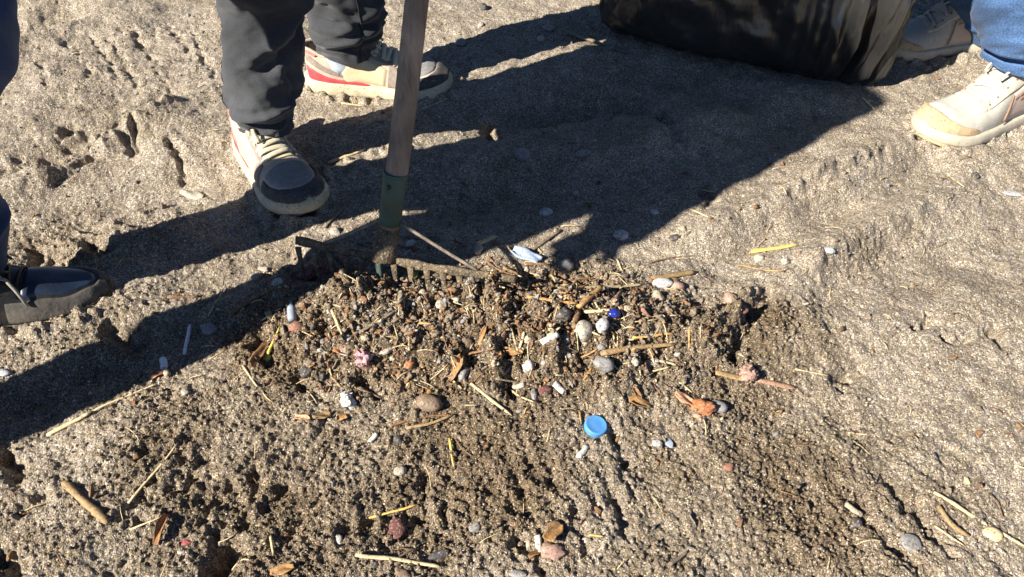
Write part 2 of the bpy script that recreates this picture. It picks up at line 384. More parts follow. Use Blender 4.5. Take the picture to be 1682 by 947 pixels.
def instanced(name, pts, scl, base_me, m, moist=None, label=None, cat=None, group=None):
    """loose bits too many to count: points carrying size and turn, one small mesh repeated on them"""
    me = bpy.data.meshes.new(name); me.vertices.add(len(pts)); me.vertices.foreach_set('co', np.asarray(pts, np.float32).ravel())
    a = me.attributes.new('size', 'FLOAT_VECTOR', 'POINT'); a.data.foreach_set('vector', np.asarray(scl, np.float32).ravel())
    a = me.attributes.new('turn', 'FLOAT_VECTOR', 'POINT'); a.data.foreach_set('vector', (rng.random((len(pts), 3)) * 6.283).astype(np.float32).ravel())
    a = me.attributes.new('moisture', 'FLOAT', 'POINT'); a.data.foreach_set('value', np.asarray(moist if moist is not None else np.zeros(len(pts)), np.float32))
    o = bpy.data.objects.new(name, me); col.objects.link(o)
    base = bpy.data.objects.new(name + '_shape', base_me)     # not linked to the scene: only the source of the repeated shape
    ng = bpy.data.node_groups.new(name, 'GeometryNodeTree')
    ng.interface.new_socket('Geometry', in_out='INPUT', socket_type='NodeSocketGeometry'); ng.interface.new_socket('Geometry', in_out='OUTPUT', socket_type='NodeSocketGeometry')
    gi = ng.nodes.new('NodeGroupInput'); go = ng.nodes.new('NodeGroupOutput')
    ip = ng.nodes.new('GeometryNodeInstanceOnPoints'); oi = ng.nodes.new('GeometryNodeObjectInfo'); oi.inputs[0].default_value = base
    ns = ng.nodes.new('GeometryNodeInputNamedAttribute'); ns.data_type = 'FLOAT_VECTOR'; ns.inputs[0].default_value = 'size'
    nt = ng.nodes.new('GeometryNodeInputNamedAttribute'); nt.data_type = 'FLOAT_VECTOR'; nt.inputs[0].default_value = 'turn'
    e2r = ng.nodes.new('FunctionNodeEulerToRotation')
    ng.links.new(gi.outputs[0], ip.inputs['Points']); ng.links.new(oi.outputs['Geometry'], ip.inputs['Instance'])
    ng.links.new(ns.outputs[0], ip.inputs['Scale']); ng.links.new(nt.outputs[0], e2r.inputs[0]); ng.links.new(e2r.outputs[0], ip.inputs['Rotation'])
    ng.links.new(ip.outputs[0], go.inputs[0])
    md = o.modifiers.new('repeat', 'NODES'); md.node_group = ng
    tag(o, label, cat, group, 'stuff')
    return o
def rock_mesh(name, sub, m, amp=.3, seed=0, squash=(1, 1, 1), freq=1.6, ridge=False):
    bm = bmesh.new(); bmesh.ops.create_icosphere(bm, subdivisions=sub, radius=1.0)
    co = np.array([v.co[:] for v in bm.verts])
    s = seed * 17.3
    d = fbm(co[:, 0] * freq + s, co[:, 1] * freq + co[:, 2] * 1.1 * freq, 300 + seed, 3) + fbm(co[:, 2] * freq + s, co[:, 0] * freq - co[:, 1] * freq, 400 + seed, 3)
    if ridge: d = -np.abs(d) * 1.6 + .3
    for v, k in zip(bm.verts, d): v.co = v.co * (1 + amp * k); v.co = Vector((v.co.x * squash[0], v.co.y * squash[1], v.co.z * squash[2]))
    me = bpy.data.meshes.new(name); bm.to_mesh(me); bm.free()
    if m: me.materials.append(m)
    me.polygons.foreach_set('use_smooth', np.ones(len(me.polygons), bool))
    return me
# ------------------------------------------------------------------ clothing, shoe and other materials
M = {}
def cloth(name, c, c2, weave=900, fuzz=.5, bstr=.25):
    m, t, b = new_mat(name)
    tc = t.nodes.new('ShaderNodeTexCoord'); v = tc.outputs['Object']
    n = tex(t, 'Noise', weave, v, Detail=2); n2 = tex(t, 'Noise', 9, v, Detail=4)
    r = ramp(t, [(.3, c2), (.7, c)]); lnk(t, n.outputs[0], r.inputs[0])
    r2 = ramp(t, [(.3, (.66, .66, .66)), (.7, (1.22, 1.22, 1.2))]); lnk(t, n2.outputs[0], r2.inputs[0])
    lnk(t, mixc(t, r.outputs[0], r2.outputs[0], 1.0, 'MULTIPLY'), b.inputs['Base Color'])
    b.inputs['Roughness'].default_value = .95; b.inputs['Specular IOR Level'].default_value = .1
    b.inputs['Sheen Weight'].default_value = fuzz * .3; b.inputs['Sheen Roughness'].default_value = .5
    n3 = tex(t, 'Noise', weave * .6, v, Detail=3)
    bump(t, b, n3.outputs[0], bstr, .0012)
    return m
M['grey_fleece'] = cloth('charcoal_fleece', (.062, .065, .072), (.032, .034, .039), 700)
M['navy'] = cloth('navy_denim', (.022, .048, .135), (.010, .022, .065), 900)
M['denim'] = cloth('blue_denim', (.095, .175, .34), (.038, .080, .185), 420, .2, .5)
M['jacket_dark'] = cloth('dark_jacket', (.03, .032, .04), (.015, .016, .02), 500)
M['jacket_olive'] = cloth('olive_jacket', (.08, .085, .05), (.05, .05, .03), 500)
M['sock'] = cloth('pale_sock', (.50, .56, .64), (.36, .42, .50), 600)
M['skin'] = mat('skin', (.52, .33, .24), (.46, .28, .20), .5, 30, .1)
M['hair'] = mat('hair', (.04, .025, .015), (.02, .012, .008), .5, 200, .5)
M['cream_sole'] = mat('cream_midsole', (.60, .53, .37), (.50, .43, .29), .7, 25, .3, dust=.6, grit=.28)
M['cream_mesh'] = mat('beige_mesh', (.55, .44, .35), (.46, .36, .28), .8, 300, .5, dust=.2)
M['cream_leather'] = mat('cream_leather', (.60, .51, .33), (.53, .44, .27), .55, 40, .2, dust=.25)
M['taupe'] = mat('taupe_suede', (.30, .25, .21), (.22, .18, .15), .9, 120, .5, dust=.2)
M['red'] = mat('red_rubber', (.46, .060, .075), (.38, .05, .06), .55, 40, .1, dust=.3)
M['pinkred'] = mat('pink_piping', (.62, .20, .18), (.5, .14, .13), .6, 60, .2)
M['charcoal_suede'] = mat('charcoal_suede', (.088, .082, .078), (.050, .047, .045), .9, 90, .5, dust=.35, grit=.08)
M['grey_suede'] = mat('grey_suede', (.27, .26, .25), (.19, .185, .18), .9, 150, .5, dust=.2)
M['lace'] = mat('cream_lace', (.64, .58, .42), (.54, .48, .34), .9, 500, .6)
M['white_upper'] = mat('white_knit', (.48, .46, .41), (.40, .38, .33), .8, 160, .4, dust=.35, dustc=(.45, .37, .26))
M['white_leather'] = mat('ivory_leather', (.51, .465, .375), (.45, .40, .31), .6, 60, .2, dust=.45, dustc=(.44, .34, .22), grit=.12)
M['tan_toe'] = mat('sandy_toe_rubber', (.50, .38, .23), (.42, .31, .18),   .8, 35, .4, grit=.3, dust=.5, dustc=(.45, .33, .19))
M['patch_pink'] = mat('pale_pink_patch', (.54, .43, .37), (.48, .38, .32), .6, 60, .1)
M['trim_brown'] = mat('brown_trim', (.30, .17, .10), (.24, .13, .08), .6, 60, .1)
M['grey_rubber'] = mat('grey_heel_rubber', (.34, .34, .32), (.27, .27, .26), .6, 60, .1)
M['black_leather'] = mat('black_leather', (.014, .014, .015), (.008, .008, .009), .5, 50, .3, spec=.4, dust=.12)
M['dusty_suede'] = mat('dusty_grey_nubuck', (.095, .086, .075), (.050, .046, .042), .85, 40, .6, dust=.45, dustc=(.24, .20, .15))
M['navy_vamp'] = mat('dark_blue_vamp', (.018, .032, .062), (.010, .018, .036), .38, 40, .15, spec=.5, dust=.10)
M['boot_sole'] = mat('dark_sole', (.06, .052, .042), (.04, .034, .028), .8, 60, .3, dust=.6, grit=.35)
M['yellow_sole'] = mat('ochre_outsole', (.30, .21, .10), (.14, .10, .06), .8, 30, .3, dust=.8)
M['cord'] = mat('grey_lace_cord', (.38, .35, .30), (.26, .24, .20), .8, 400, .5)
M['orange_rubber'] = mat('orange_rubber', (.42, .17, .05), (.34, .13, .04), .6, 60, .2)
M['green_metal'] = mat('worn_green_steel', (.065, .115, .090), (.035, .070, .056), .5, 30, .3, dust=.75, dustc=(.10, .075, .045))
M['rust_metal'] = mat('soiled_steel', (.135, .095, .055), (.035, .030, .022), .65, 60, .8, bdist=.004, dust=.5, dustc=(.20, .15, .095), grit=.45)
M['steel'] = mat('dull_steel_rod', (.22, .185, .15), (.09, .075, .06), .6, 90, .5, spec=.4, dust=.5, grit=.2)
M['nail'] = mat('dark_nail', (.05, .04, .035), None, .5)
def wood(name, c, c2, dirt=.4):
    m, t, b = new_mat(name)
    tc = t.nodes.new('ShaderNodeTexCoord'); mp = t.nodes.new('ShaderNodeMapping'); mp.inputs['Scale'].default_value = (1, 1, .045); lnk(t, tc.outputs['Object'], mp.inputs[0])
    n = tex(t, 'Noise', 160, mp.outputs[0], Detail=6, Roughness=.65); r = ramp(t, [(.30, c2), (.70, c)]); lnk(t, n.outputs[0], r.inputs[0])
    n2 = tex(t, 'Noise', 14, tc.outputs['Object'], Detail=5); r2 = ramp(t, [(.35, (1 - dirt,) * 3), (.7, (1.1,) * 3)]); lnk(t, n2.outputs[0], r2.inputs[0])
    lnk(t, mixc(t, r.outputs[0], r2.outputs[0], 1.0, 'MULTIPLY'), b.inputs['Base Color'])
    b.inputs['Roughness'].default_value = .7; b.inputs['Specular IOR Level'].default_value = .25
    bump(t, b, n.outputs[0], .5, .0015); return m
M['handle_wood'] = wood('weathered_handle_wood', (.32, .26, .215), (.17, .135, .11))
def bag_material():
    m, t, b = new_mat('black_bin_bag_film')
    tc = t.nodes.new('ShaderNodeTexCoord'); mp = t.nodes.new('ShaderNodeMapping'); mp.inputs['Scale'].default_value = (1, 1, .32); lnk(t, tc.outputs['Object'], mp.inputs[0])
    n = tex(t, 'Noise', 26, mp.outputs[0], Detail=3, Roughness=.5); n2 = tex(t, 'Noise', 75, mp.outputs[0], Detail=3); n3 = tex(t, 'Noise', 9, tc.outputs['Object'], Detail=6)
    def ridge(o):
        a = t.nodes.new('ShaderNodeMath'); a.operation = 'SUBTRACT'; lnk(t, o, a.inputs[0]); a.inputs[1].default_value = .5
        c = t.nodes.new('ShaderNodeMath'); c.operation = 'ABSOLUTE'; lnk(t, a.outputs[0], c.inputs[0]); return c.outputs[0]
    r = ramp(t, [(.35, (.011, .011, .011)), (.7, (.026, .025, .024))]); lnk(t, n3.outputs[0], r.inputs[0]); lnk(t, r.outputs[0], b.inputs['Base Color'])
    b.inputs['Roughness'].default_value = .30; b.inputs['Specular IOR Level'].default_value = .9
    ad = t.nodes.new('ShaderNodeMath'); ad.operation = 'MULTIPLY_ADD'; lnk(t, ridge(n2.outputs[0]), ad.inputs[0]); ad.inputs[1].default_value = .3; lnk(t, ridge(n.outputs[0]), ad.inputs[2])
    bump(t, b, ad.outputs[0], .20, .022); return m
M['bag'] = bag_material()

# ------------------------------------------------------------------ shoes
def table(u, xs, ys): return np.interp(u, xs, ys)
def smooth_table(xs, ys):
    # smooth interpolation of a table
    uu = np.linspace(0, 1, 401); yy = np.interp(uu, xs, ys)
    k = np.hanning(23); k /= k.sum(); pad = np.concatenate([np.full(11, yy[0]), yy, np.full(11, yy[-1])])
    ys2 = np.convolve(pad, k, 'valid')
    return lambda u: np.interp(u, uu, ys2)
OUT_X = [0, .006, .02, .05, .10, .18, .3, .45, .58, .70, .80, .88, .94, .975, .993, 1]
OUT_W = [0, .026, .052, .082, .103, .118, .121, .127, .145, .160, .158, .142, .112, .075, .040, 0]
def outline(u): return np.interp(u, OUT_X, OUT_W)
class ShoeForm:
    def __init__(s, L=.28, wide=1.12, side=1, sole=.115, toe_h=.19, top=1.0):
        s.L = L; s.wide = wide; s.side = side; s.sole = sole
        s.zt = smooth_table([0, .06, .14, .25, .33, .38, .5, .62, .74, .86, .94, 1], [.335 * top, .335 * top, .30 * top, .29 * top, .34 * top, .39 * top, .335 * top, .275, .235, toe_h + .012, toe_h - .03, sole + .01])
        s.spring = smooth_table([0, .6, .8, 1], [.02, 0, .006, .045])
    def c(s, u): return s.side * (-.018 * np.sin(np.pi * np.clip(u, 0, 1)) + .03 * np.clip(u - .55, 0, 1) ** 1.0) * s.L
    def hw(s, u): return outline(u) * s.wide * s.L
    def P(s, u, w, sd):               # a point of the upper: u heel to toe, w sole edge to lacing line, sd the side
        u = np.clip(u, 0.0, 1.0); hw = s.hw(u) * .97
        op = 1 - sstep(.30, .41, u)
        hc = hw * .74 * op
        ph = np.clip(w, 0, 1) * np.pi / 2
        cy = np.cos(ph) ** .72
        zt = s.zt(u); z0 = s.sole * .92
        y = sd * (hc + (hw - hc) * cy) + s.c(u)
        z = (z0 + (zt - z0) * np.sin(ph) ** .92 + s.spring(u)) * s.L
        return np.stack([u * s.L + 0 * z, y, z], -1)
    def N(s, u, w, sd):
        e = 2e-3
        a = s.P(u + e, w, sd) - s.P(u - e, w, sd); b = s.P(u, np.minimum(w + e, 1), sd) - s.P(u, np.maximum(w - e, 0), sd)
        n = np.cross(a, b)
        n /= (np.linalg.norm(n, axis=-1, keepdims=True) + 1e-12)
        c = s.P(u, w, sd); c = c - np.stack([np.clip(c[..., 0], .1 * s.L, .82 * s.L), s.c(np.clip(c[..., 0] / s.L, 0, 1)), 0 * c[..., 2] + .10 * s.L], -1)
        flip = np.where((n * c).sum(-1, keepdims=True) < 0, -1, 1)
        return n * flip
    def panel(s, mb, A, B, th=.0022, nt=28, nr=14, sides=(1, -1), mirror=None):
        # the strip between two curves A and B, each a list of (u, w)
        A = np.array(A, float); B = np.array(B, float)
        t = np.linspace(0, 1, nt); r = np.linspace(0, 1, nr)
        def ev(C):
            q = np.linspace(0, 1, len(C)); sm = np.stack([np.interp(t, q, C[:, 0]), np.interp(t, q, C[:, 1])], -1)
            if len(C) > 2:
                for k in range(3): sm[1:-1] = (sm[:-2] + 2 * sm[1:-1] + sm[2:]) / 4
            return sm
        a = ev(A); b = ev(B)
        uw = a[:, None] * (1 - r[None, :, None]) + b[:, None] * r[None, :, None]
        e = np.minimum(np.minimum(t, 1 - t)[:, None] * 14, np.minimum(r, 1 - r)[None, :] * 9); e = np.clip(e, 0, 1) ** .5
        U = uw[..., 0]; W = uw[..., 1]; SD = np.ones_like(U)
        if mirror:                     # carry the strip over to the other side: along (t) round the toe, or across (r) over the top
            if mirror == 't': U2, W2, E2 = U[::-1], W[::-1], e[::-1]; k_ = 0
            else: U2, W2, E2 = U[:, ::-1], W[:, ::-1], e[:, ::-1]; k_ = 1
            U = np.concatenate([U, U2], k_); W = np.concatenate([W, W2], k_); SD = np.concatenate([SD, -SD], k_)
            t2 = np.linspace(0, 1, U.shape[0]); r2 = np.linspace(0, 1, U.shape[1])
            e = np.minimum(np.minimum(t2, 1 - t2)[:, None] * 14, np.minimum(r2, 1 - r2)[None, :] * 9); e = np.clip(e, 0, 1) ** .5
            sides = (1,)
        for sd in sides:
            p = s.P(U, W, SD * sd); n = s.N(U, W, SD * sd)
            mb.grid(p + n * (e * (th + .0012) - .0012)[..., None], flip=(sd < 0))
    def pan(s, name, m, parent, strips, mirror=None, th=.0025, nt=28):
        if mirror:
            mb = MB()
            for A, B in strips: s.panel(mb, A, B, th, nt, mirror=mirror)
            mb.build(name, m, parent)
        else:
            for A, B in strips:
                for sd in (1, -1):
                    mb = MB(); s.panel(mb, A, B, th, nt, sides=(sd,)); mb.build(name, m, parent)
    def upper(s, name, m, parent):
        mb = MB(); u = np.concatenate([np.linspace(0, .06, 14)[:-1], np.linspace(.06, .92, 60), np.linspace(.92, 1, 16)[1:]]); w = np.linspace(0, 1, 22)
        U, W = np.meshgrid(u, w, indexing='ij')
        for sd in (1, -1): mb.grid(s.P(U, W, sd), flip=(sd < 0))
        # padded collar rim and lining
        uu = np.linspace(.002, .37, 40)
        pts = [s.P(np.array([q]), np.array([1.0]), 1)[0] for q in uu[::-1]] + [s.P(np.array([q]), np.array([1.0]), -1)[0] for q in uu]
        mb.tube(pts, .0042, 8)
        return mb.build(name, m, parent)
    def slab(s, name, m, parent, z0, z1, grow=.003, bulge=.002, flare=0.0, heel=0, u0=0, u1=1):
        # sole layer between two heights (fractions of length)
        th = np.linspace(0, 2 * np.pi, 120, endpoint=False)
        u = (u0 + u1) / 2 - np.cos(th) * (u1 - u0) / 2
        sg = np.sign(np.sin(th))
        def ring(f, off):
            hw = s.hw(u) + (grow + off) * np.clip(s.hw(u) / .01, 0, 1)
            x = u * s.L + np.where(u < .05, -1, np.where(u > .95, 1, 0)) * (grow + off) * np.clip(1 - s.hw(u) / (.1 * s.L), 0, 1)
            x = x - heel * s.L * np.clip((.12 - u) / .12, 0, 1) * math.sin(math.pi * min(max(f, 0), 1))
            z = (z0 + (z1 - z0) * f + s.spring(u) * 1.0) * s.L
            z = z + np.clip(.45 - u, 0, 1) * .05 * s.L * f * (1 if z1 > .08 else 0)
            return np.stack([x, sg * hw + s.c(u), z], -1)
        mb = MB(); rows = [ring(0, -.004), ring(.06, -.001)] + [ring(f, bulge * math.sin(f * math.pi) + flare * (1 - f)) for f in (.15, .3, .45, .6, .75, .88)] + [ring(.97, -.001), ring(1.0, -.0045)]
        b = mb.grid(rows, wrap=True); n = len(th)
        mb.cap([b + k for k in range(n)], True); mb.cap([b + (len(rows) - 1) * n + k for k in range(n)])
        return mb.build(name, m, parent)
    def lace_rows(s, mb, us, w=.70, r=.0036, flat=.45, lift=.0035, skew=.012):
        for k, u in enumerate(us):
            pts = []
            for q in np.linspace(-1, 1, 15):
                sd = 1 if q >= 0 else -1
                ww = 1 - abs(q) * (1 - w); uu = u + skew * q * (1 if k % 2 else -1)
                p = s.P(np.array([uu]), np.array([ww]), sd)[0]; n = s.N(np.array([uu]), np.array([ww]), sd)[0]
                pts.append(p + n * (lift * (1 - .9 * abs(q) ** 6)) + np.array([0, 0, .002 * (1 - q * q)]))
            mb.tube(pts, r, 8, flat, up=(0.4, 0, 1))
    def tongue(s, name, m, parent, u0=.33, u1=.62, hang=.03):
        mb = MB(); rows = []
        for u in np.linspace(u0 - .05, u1, 24):
            w0 = .72; row = []
            for q in np.linspace(-1, 1, 13):
                sd = 1 if q >= 0 else -1
                uu = max(u, .385); p = s.P(np.array([uu]), np.array([1 - abs(q) * (1 - w0)]), sd)[0]
                if u < .385: p = p + np.array([(u - .385) * s.L, 0, (.385 - u) * s.L * .75])
                row.append(p + np.array([0, 0, .0025]))
            rows.append(row)
        mb.grid(rows); rows2 = [[np.array(p) - np.array([0, 0, .006]) for p in r] for r in rows]; mb.grid(rows2, flip=True)
        return mb.build(name, m, parent)
    def bow(s, mb, u, r=.003, flat=.5, size=1.0, ends=True):
        c = s.P(np.array([u]), np.array([1.0]), 1)[0] + np.array([0, 0, .008])
        for sg in (1, -1):
            pts = []
            for q in np.linspace(0, 2 * math.pi, 22):
                pts.append(c + size * np.array([.008 * math.sin(q) * 1.6 - .010 * (1 - math.cos(q)) * .4, sg * .019 * (1 - math.cos(q)), .005 * math.sin(q / 2) - .010 * (1 - math.cos(q)) * .5]))
            mb.tube(pts, r, 7, flat)
            if ends:
                e = [c + size * np.array([.004 + .045 * q, sg * .016 * q + sg * .012 * math.sin(q * 3), .006 - .026 * q * q]) for q in np.linspace(0, 1, 10)]
                mb.tube(e, r, 7, flat)
        mb.tube([c + np.array([-.004, 0, .001]), c + np.array([.006, 0, .002])], r * 1.7, 8)
def put_shoe(root_mesh, heel, a, z, pitch=0.0, roll=0.0):
    root_mesh.location = (heel[0], heel[1], z); root_mesh.rotation_euler = Euler((roll, -pitch, a)).to_quaternion().to_euler()
def shoe_ground(heel, toe, sink):
    h = Vector(heel); t = Vector(toe)
    gz = np.quantile(H(np.linspace(h.x, t.x, 15), np.linspace(h.y, t.y, 15)), .5)
    return math.atan2(t.y - h.y, t.x - h.x), float(gz) - sink, (t - h).length
def sneaker_colour(parent, heel, toe, side, sink=.006):
    a, z, L = shoe_ground(heel, toe, sink); f = ShoeForm(L, 1.12, side, .108, .195, 1.0)
    up = f.upper('shoe', M['cream_mesh'], parent); put_shoe(up, heel, a, z)
    f.slab('midsole', M['cream_sole'], up, .018, .112, .0035, .0028, .003, heel=.02)
    f.slab('outsole', M['taupe'], up, .0, .030, .001, .001, u0=.03, u1=.985)
    f.slab('arch_insert', M['orange_rubber'], up, .012, .036, .0048, .0005, u0=.46, u1=.56)
    f.pan('heel_stripe', M['red'], up, [([(.015, .0), (.2, .0), (.47, .0)], [(.012, .34), (.2, .16), (.47, .03)])], None, .0030)
    f.pan('heel_wedge', M['taupe'], up, [([(.014, .44), (.2, .24), (.40, .10)], [(.02, .74), (.16, .46), (.40, .14)])], None, .0018)
    f.pan('heel_tab', M['pinkred'], up, [([(.012, .76), (.06, .70), (.10, .70)], [(.012, .94), (.06, .93), (.12, .82)])], None, .003)
    f.pan('side_panel', M['cream_leather'], up, [([(.29, .05), (.42, .04), (.57, .04)], [(.26, .30), (.40, .60), (.60, .50)])], None, .003)
    f.pan('eyestay', M['taupe'], up, [([(.58, .02), (.62, .02), (.685, .02)], [(.60, .60), (.63, .70), (.655, .66)]), ([(.34, .66), (.46, .58), (.64, .60)], [(.36, .88), (.46, .82), (.64, .78)])], None, .0024)
    f.pan('toe_guard', M['charcoal_suede'], up, [([(.69, .01), (.78, .01), (.88, .01), (.96, .01), (1.0, .01), (1.0, 1.0)], [(.71, .42), (.78, .42), (.86, .52), (.905, .78), (.92, 1.0)])], 't', .0032, 48)
    f.pan('toe_box', M['grey_suede'], up, [([(.712, .45), (.78, .445), (.855, .54), (.905, .82)], [(.69, 1.0), (.77, 1.0), (.85, 1.0), (.915, 1.0)])], 'r', .0016)
    f.pan('throat_trim', M['cream_leather'], up, [([(.645, .68), (.665, .68)], [(.640, 1.0), (.665, 1.0)])], 'r', .0026)
    f.tongue('tongue', M['white_upper'], up)
    l = MB(); f.lace_rows(l, np.linspace(.40, .63, 7), .68, .0048, .42, .0045); f.bow(l, .405, .0035, .5, .85); l.build('laces', M['lace'], up)
    return up
def sneaker_ivory(parent, heel, toe, side, sink=.006):
    a, z, L = shoe_ground(heel, toe, sink); f = ShoeForm(L, 1.16, side, .105, .20, 1.26)
    up = f.upper('shoe', M['white_upper'], parent); put_shoe(up, heel, a, z)
    f.slab('midsole', M['white_leather'], up, .02, .108, .0035, .0025, .002, heel=.015)
    f.slab('outsole', M['tan_toe'], up, .0, .032, .002, .001, u0=.02, u1=.995)
    f.pan('toe_guard', M['tan_toe'], up, [([(.68, .01), (.78, .01), (.88, .01), (.96, .01), (1.0, .01), (1.0, 1.0)], [(.72, .16), (.79, .30), (.85, .38), (.90, .70), (.905, 1.0)])], 't', .003, 48)
    f.pan('eyestay', M['white_leather'], up, [([(.33, .52), (.46, .46), (.66, .60)], [(.35, .90), (.46, .80), (.67, .76)])], None, .0032)
    f.pan('vamp_band', M['white_leather'], up, [([(.63, .62), (.66, .55), (.69, .60)], [(.645, 1.0), (.66, 1.0), (.675, 1.0)])], 'r', .003)
    f.pan('heel_counter', M['grey_rubber'], up, [([(.01, .0), (.12, .0), (.26, .0)], [(.01, .55), (.10, .45), (.22, .10)])], None, .003)
    f.pan('side_patch', M['patch_pink'], up, [([(.30, .06), (.40, .04), (.50, .05)], [(.33, .50), (.40, .50), (.49, .44)])], None, .0032)
    for sd in (1, -1):
        for (u0, w0, u1, w1) in [(.295, .06, .33, .51), (.505, .05, .495, .45)]:
            q = MB(); pts = [f.P(np.array([u0 + (u1 - u0) * k]), np.array([w0 + (w1 - w0) * k]), sd)[0] + f.N(np.array([u0 + (u1 - u0) * k]), np.array([w0 + (w1 - w0) * k]), sd)[0] * .003 for k in np.linspace(0, 1, 8)]
            q.tube(pts, .0013, 6); q.build('patch_trim', M['trim_brown'], up)
        q = MB(); rr = random.Random(5)                      # two short worn lines of lettering, no longer legible
        for row, (wv, ua, ub) in enumerate([(.34, .345, .47), (.27, .36, .42)]):
            u = ua
            while u < ub:
                hgt = rr.choice([.035, .05, .035, .03])
                pts = [f.P(np.array([u + .003 * k]), np.array([wv + hgt * k]), sd)[0] + f.N(np.array([u]), np.array([wv]), sd)[0] * .0037 for k in (0, .5, 1)]
                q.tube(pts, .0006, 5); u += rr.uniform(.008, .013)
        q.build('lettering', M['trim_brown'], up)
    for u in np.linspace(.38, .63, 6):
        for sd in (1, -1):
            n_ = f.N(np.array([u]), np.array([.70]), sd)[0]; c = f.P(np.array([u]), np.array([.70]), sd)[0] + n_ * .0030
            e = MB(); e.tube([c, c + n_ * .001], .0022, 8); e.build('eyelet', M['trim_brown'], up)
    f.tongue('tongue', M['white_leather'], up, .31)
    l = MB(); f.lace_rows(l, np.linspace(.42, .62, 6), .72, .0034, .5, .004, .016); f.bow(l, .45, .0026, .6, .9); l.build('laces', M['white_upper'], up)
    return up
def shoe_dark(parent, heel, toe, side, sink=.006):
    a, z, L = shoe_ground(heel, toe, sink); f = ShoeForm(L, 1.0, side, .055, .150, 1.10)
    up = f.upper('shoe', M['black_leather'], parent); put_shoe(up, heel, a, z)
    f.slab('midsole', M['boot_sole'], up, .012, .060, .003, .0015)
    f.slab('outsole', M['yellow_sole'], up, .0, .022, .0035, .001)
    f.pan('toe_guard', M['dusty_suede'], up, [([(.50, .02), (.66, .02), (.82, .02), (.94, .02), (1.0, .02), (1.0, 1.0)], [(.54, .36), (.68, .50), (.84, .55), (.95, .80), (.965, 1.0)])], 't', .0028, 48)
    f.pan('vamp', M['navy_vamp'], up, [([(.62, .44), (.70, .54), (.84, .59), (.945, .84)], [(.645, 1.0), (.73, 1.0), (.85, 1.0), (.96, 1.0)])], 'r', .0012)
    f.pan('side_panel', M['dusty_suede'], up, [([(.04, .02), (.25, .02), (.49, .02)], [(.04, .30), (.25, .24), (.52, .34)])], None, .0022)
    f.pan('eyestay', M['black_leather'], up, [([(.36, .62), (.48, .50), (.63, .48)], [(.37, .88), (.48, .82), (.64, .80)])], None, .003)
    f.tongue('tongue', M['black_leather'], up, .30, .65)
    l = MB(); f.lace_rows(l, np.linspace(.41, .63, 6), .70, .0026, .7, .004); f.bow(l, .48, .0022, .8, .8); l.build('laces', M['black_leather'], up)
    l = MB()
    c0 = f.P(np.array([.585]), np.array([.84]), -1)[0]
    l.tube([c0 + np.array([-.012, 0, .012]), c0 + np.array([.004, -.008, .010]), c0 + np.array([.012, -.016, -.006]), c0 + np.array([.020, -.026, -.030])], .0024, 7)
    l.tube([c0 + np.array([-.03, .01, .022]), c0 + np.array([-.012, .004, .018]), c0 + np.array([-.002, -.004, .012])], .0022, 7)
    l.build('lace_end', M['cord'], up)
    return up

# ------------------------------------------------------------------ trousers, jackets, bodies
def leg_grid(rows, folds, seed, seg=96, dz=.0026, zdense=.50, hem=True, wr=.004, cuff=None):
    rows = np.array(rows, float); z = rows[:, 0]
    zz = np.concatenate([np.arange(z[0], min(zdense, z[-1]), dz), np.linspace(zdense, z[-1], 24)]) if z[-1] > zdense else np.arange(z[0], z[-1], dz)
    def sm(c):
        d = np.linspace(z[0], z[-1], 600); y = np.interp(d, z, c); k = np.hanning(31); k /= k.sum()
        y = np.convolve(np.pad(y, 15, mode='edge'), k, 'valid'); return np.interp(zz, d, y)
    cx, cy, a, b = [sm(rows[:, k]) for k in (1, 2, 3, 4)]
    th = np.linspace(0, 2 * np.pi, seg, endpoint=False)
    Z, T = np.meshgrid(zz, th, indexing='ij')
    d = wr * fbm(np.cos(T) * 1.1 + 7 + seed, Z * 26 + np.sin(T) * 1.6, 500 + seed, 3)
    d = d - wr * 1.4 * np.abs(fbm(np.cos(T) * .9 + 3 + seed, Z * 13 + np.sin(T) * 1.8 + np.cos(T) * 1.2, 560 + seed, 2)) + wr * .3
    for (z0, slope, t0, tw, amp, wz) in folds:
        dt = (T - R(t0) + np.pi) % (2 * np.pi) - np.pi
        q = (Z - z0 - slope * np.sin(dt)) / wz
        d = d + amp * np.exp(-q * q) * np.exp(-(dt / R(tw)) ** 4)
    X = cx[:, None] + (a[:, None] + d) * np.cos(T); Y = cy[:, None] + (b[:, None] + d) * np.sin(T)
    return np.stack([X, Y, Z], -1)
def add_leg(mb, P, thick=.006):
    b = mb.grid(P, wrap=True)
    inner = P[:6].copy(); c = inner.mean(1, keepdims=True); inner = c + (inner - c) * (1 - thick / .055); inner[..., 2] = P[:6, :, 2]
    inner = inner[::-1]; inner2 = np.concatenate([inner[-1:], inner[:-1][::-1]])   # rim, then up inside
    rim = np.concatenate([P[:1], inner2[:1] * 1.0, inner2[1:]], 0)
    mb.grid(rim, wrap=True, flip=True)
def ellipse_loft(mb, rows, seg=40, capit=True):
    th = np.linspace(0, 2 * np.pi, seg, endpoint=False)
    P = np.array([[(cx + a * math.cos(t + rz * 0), cy + b * math.sin(t), z) for t in th] for (z, cx, cy, a, b, rz) in rows])
    b0 = mb.grid(P, wrap=True)
    if capit: mb.cap([b0 + k for k in range(seg)], True); mb.cap([b0 + (len(rows) - 1) * seg + k for k in range(seg)])
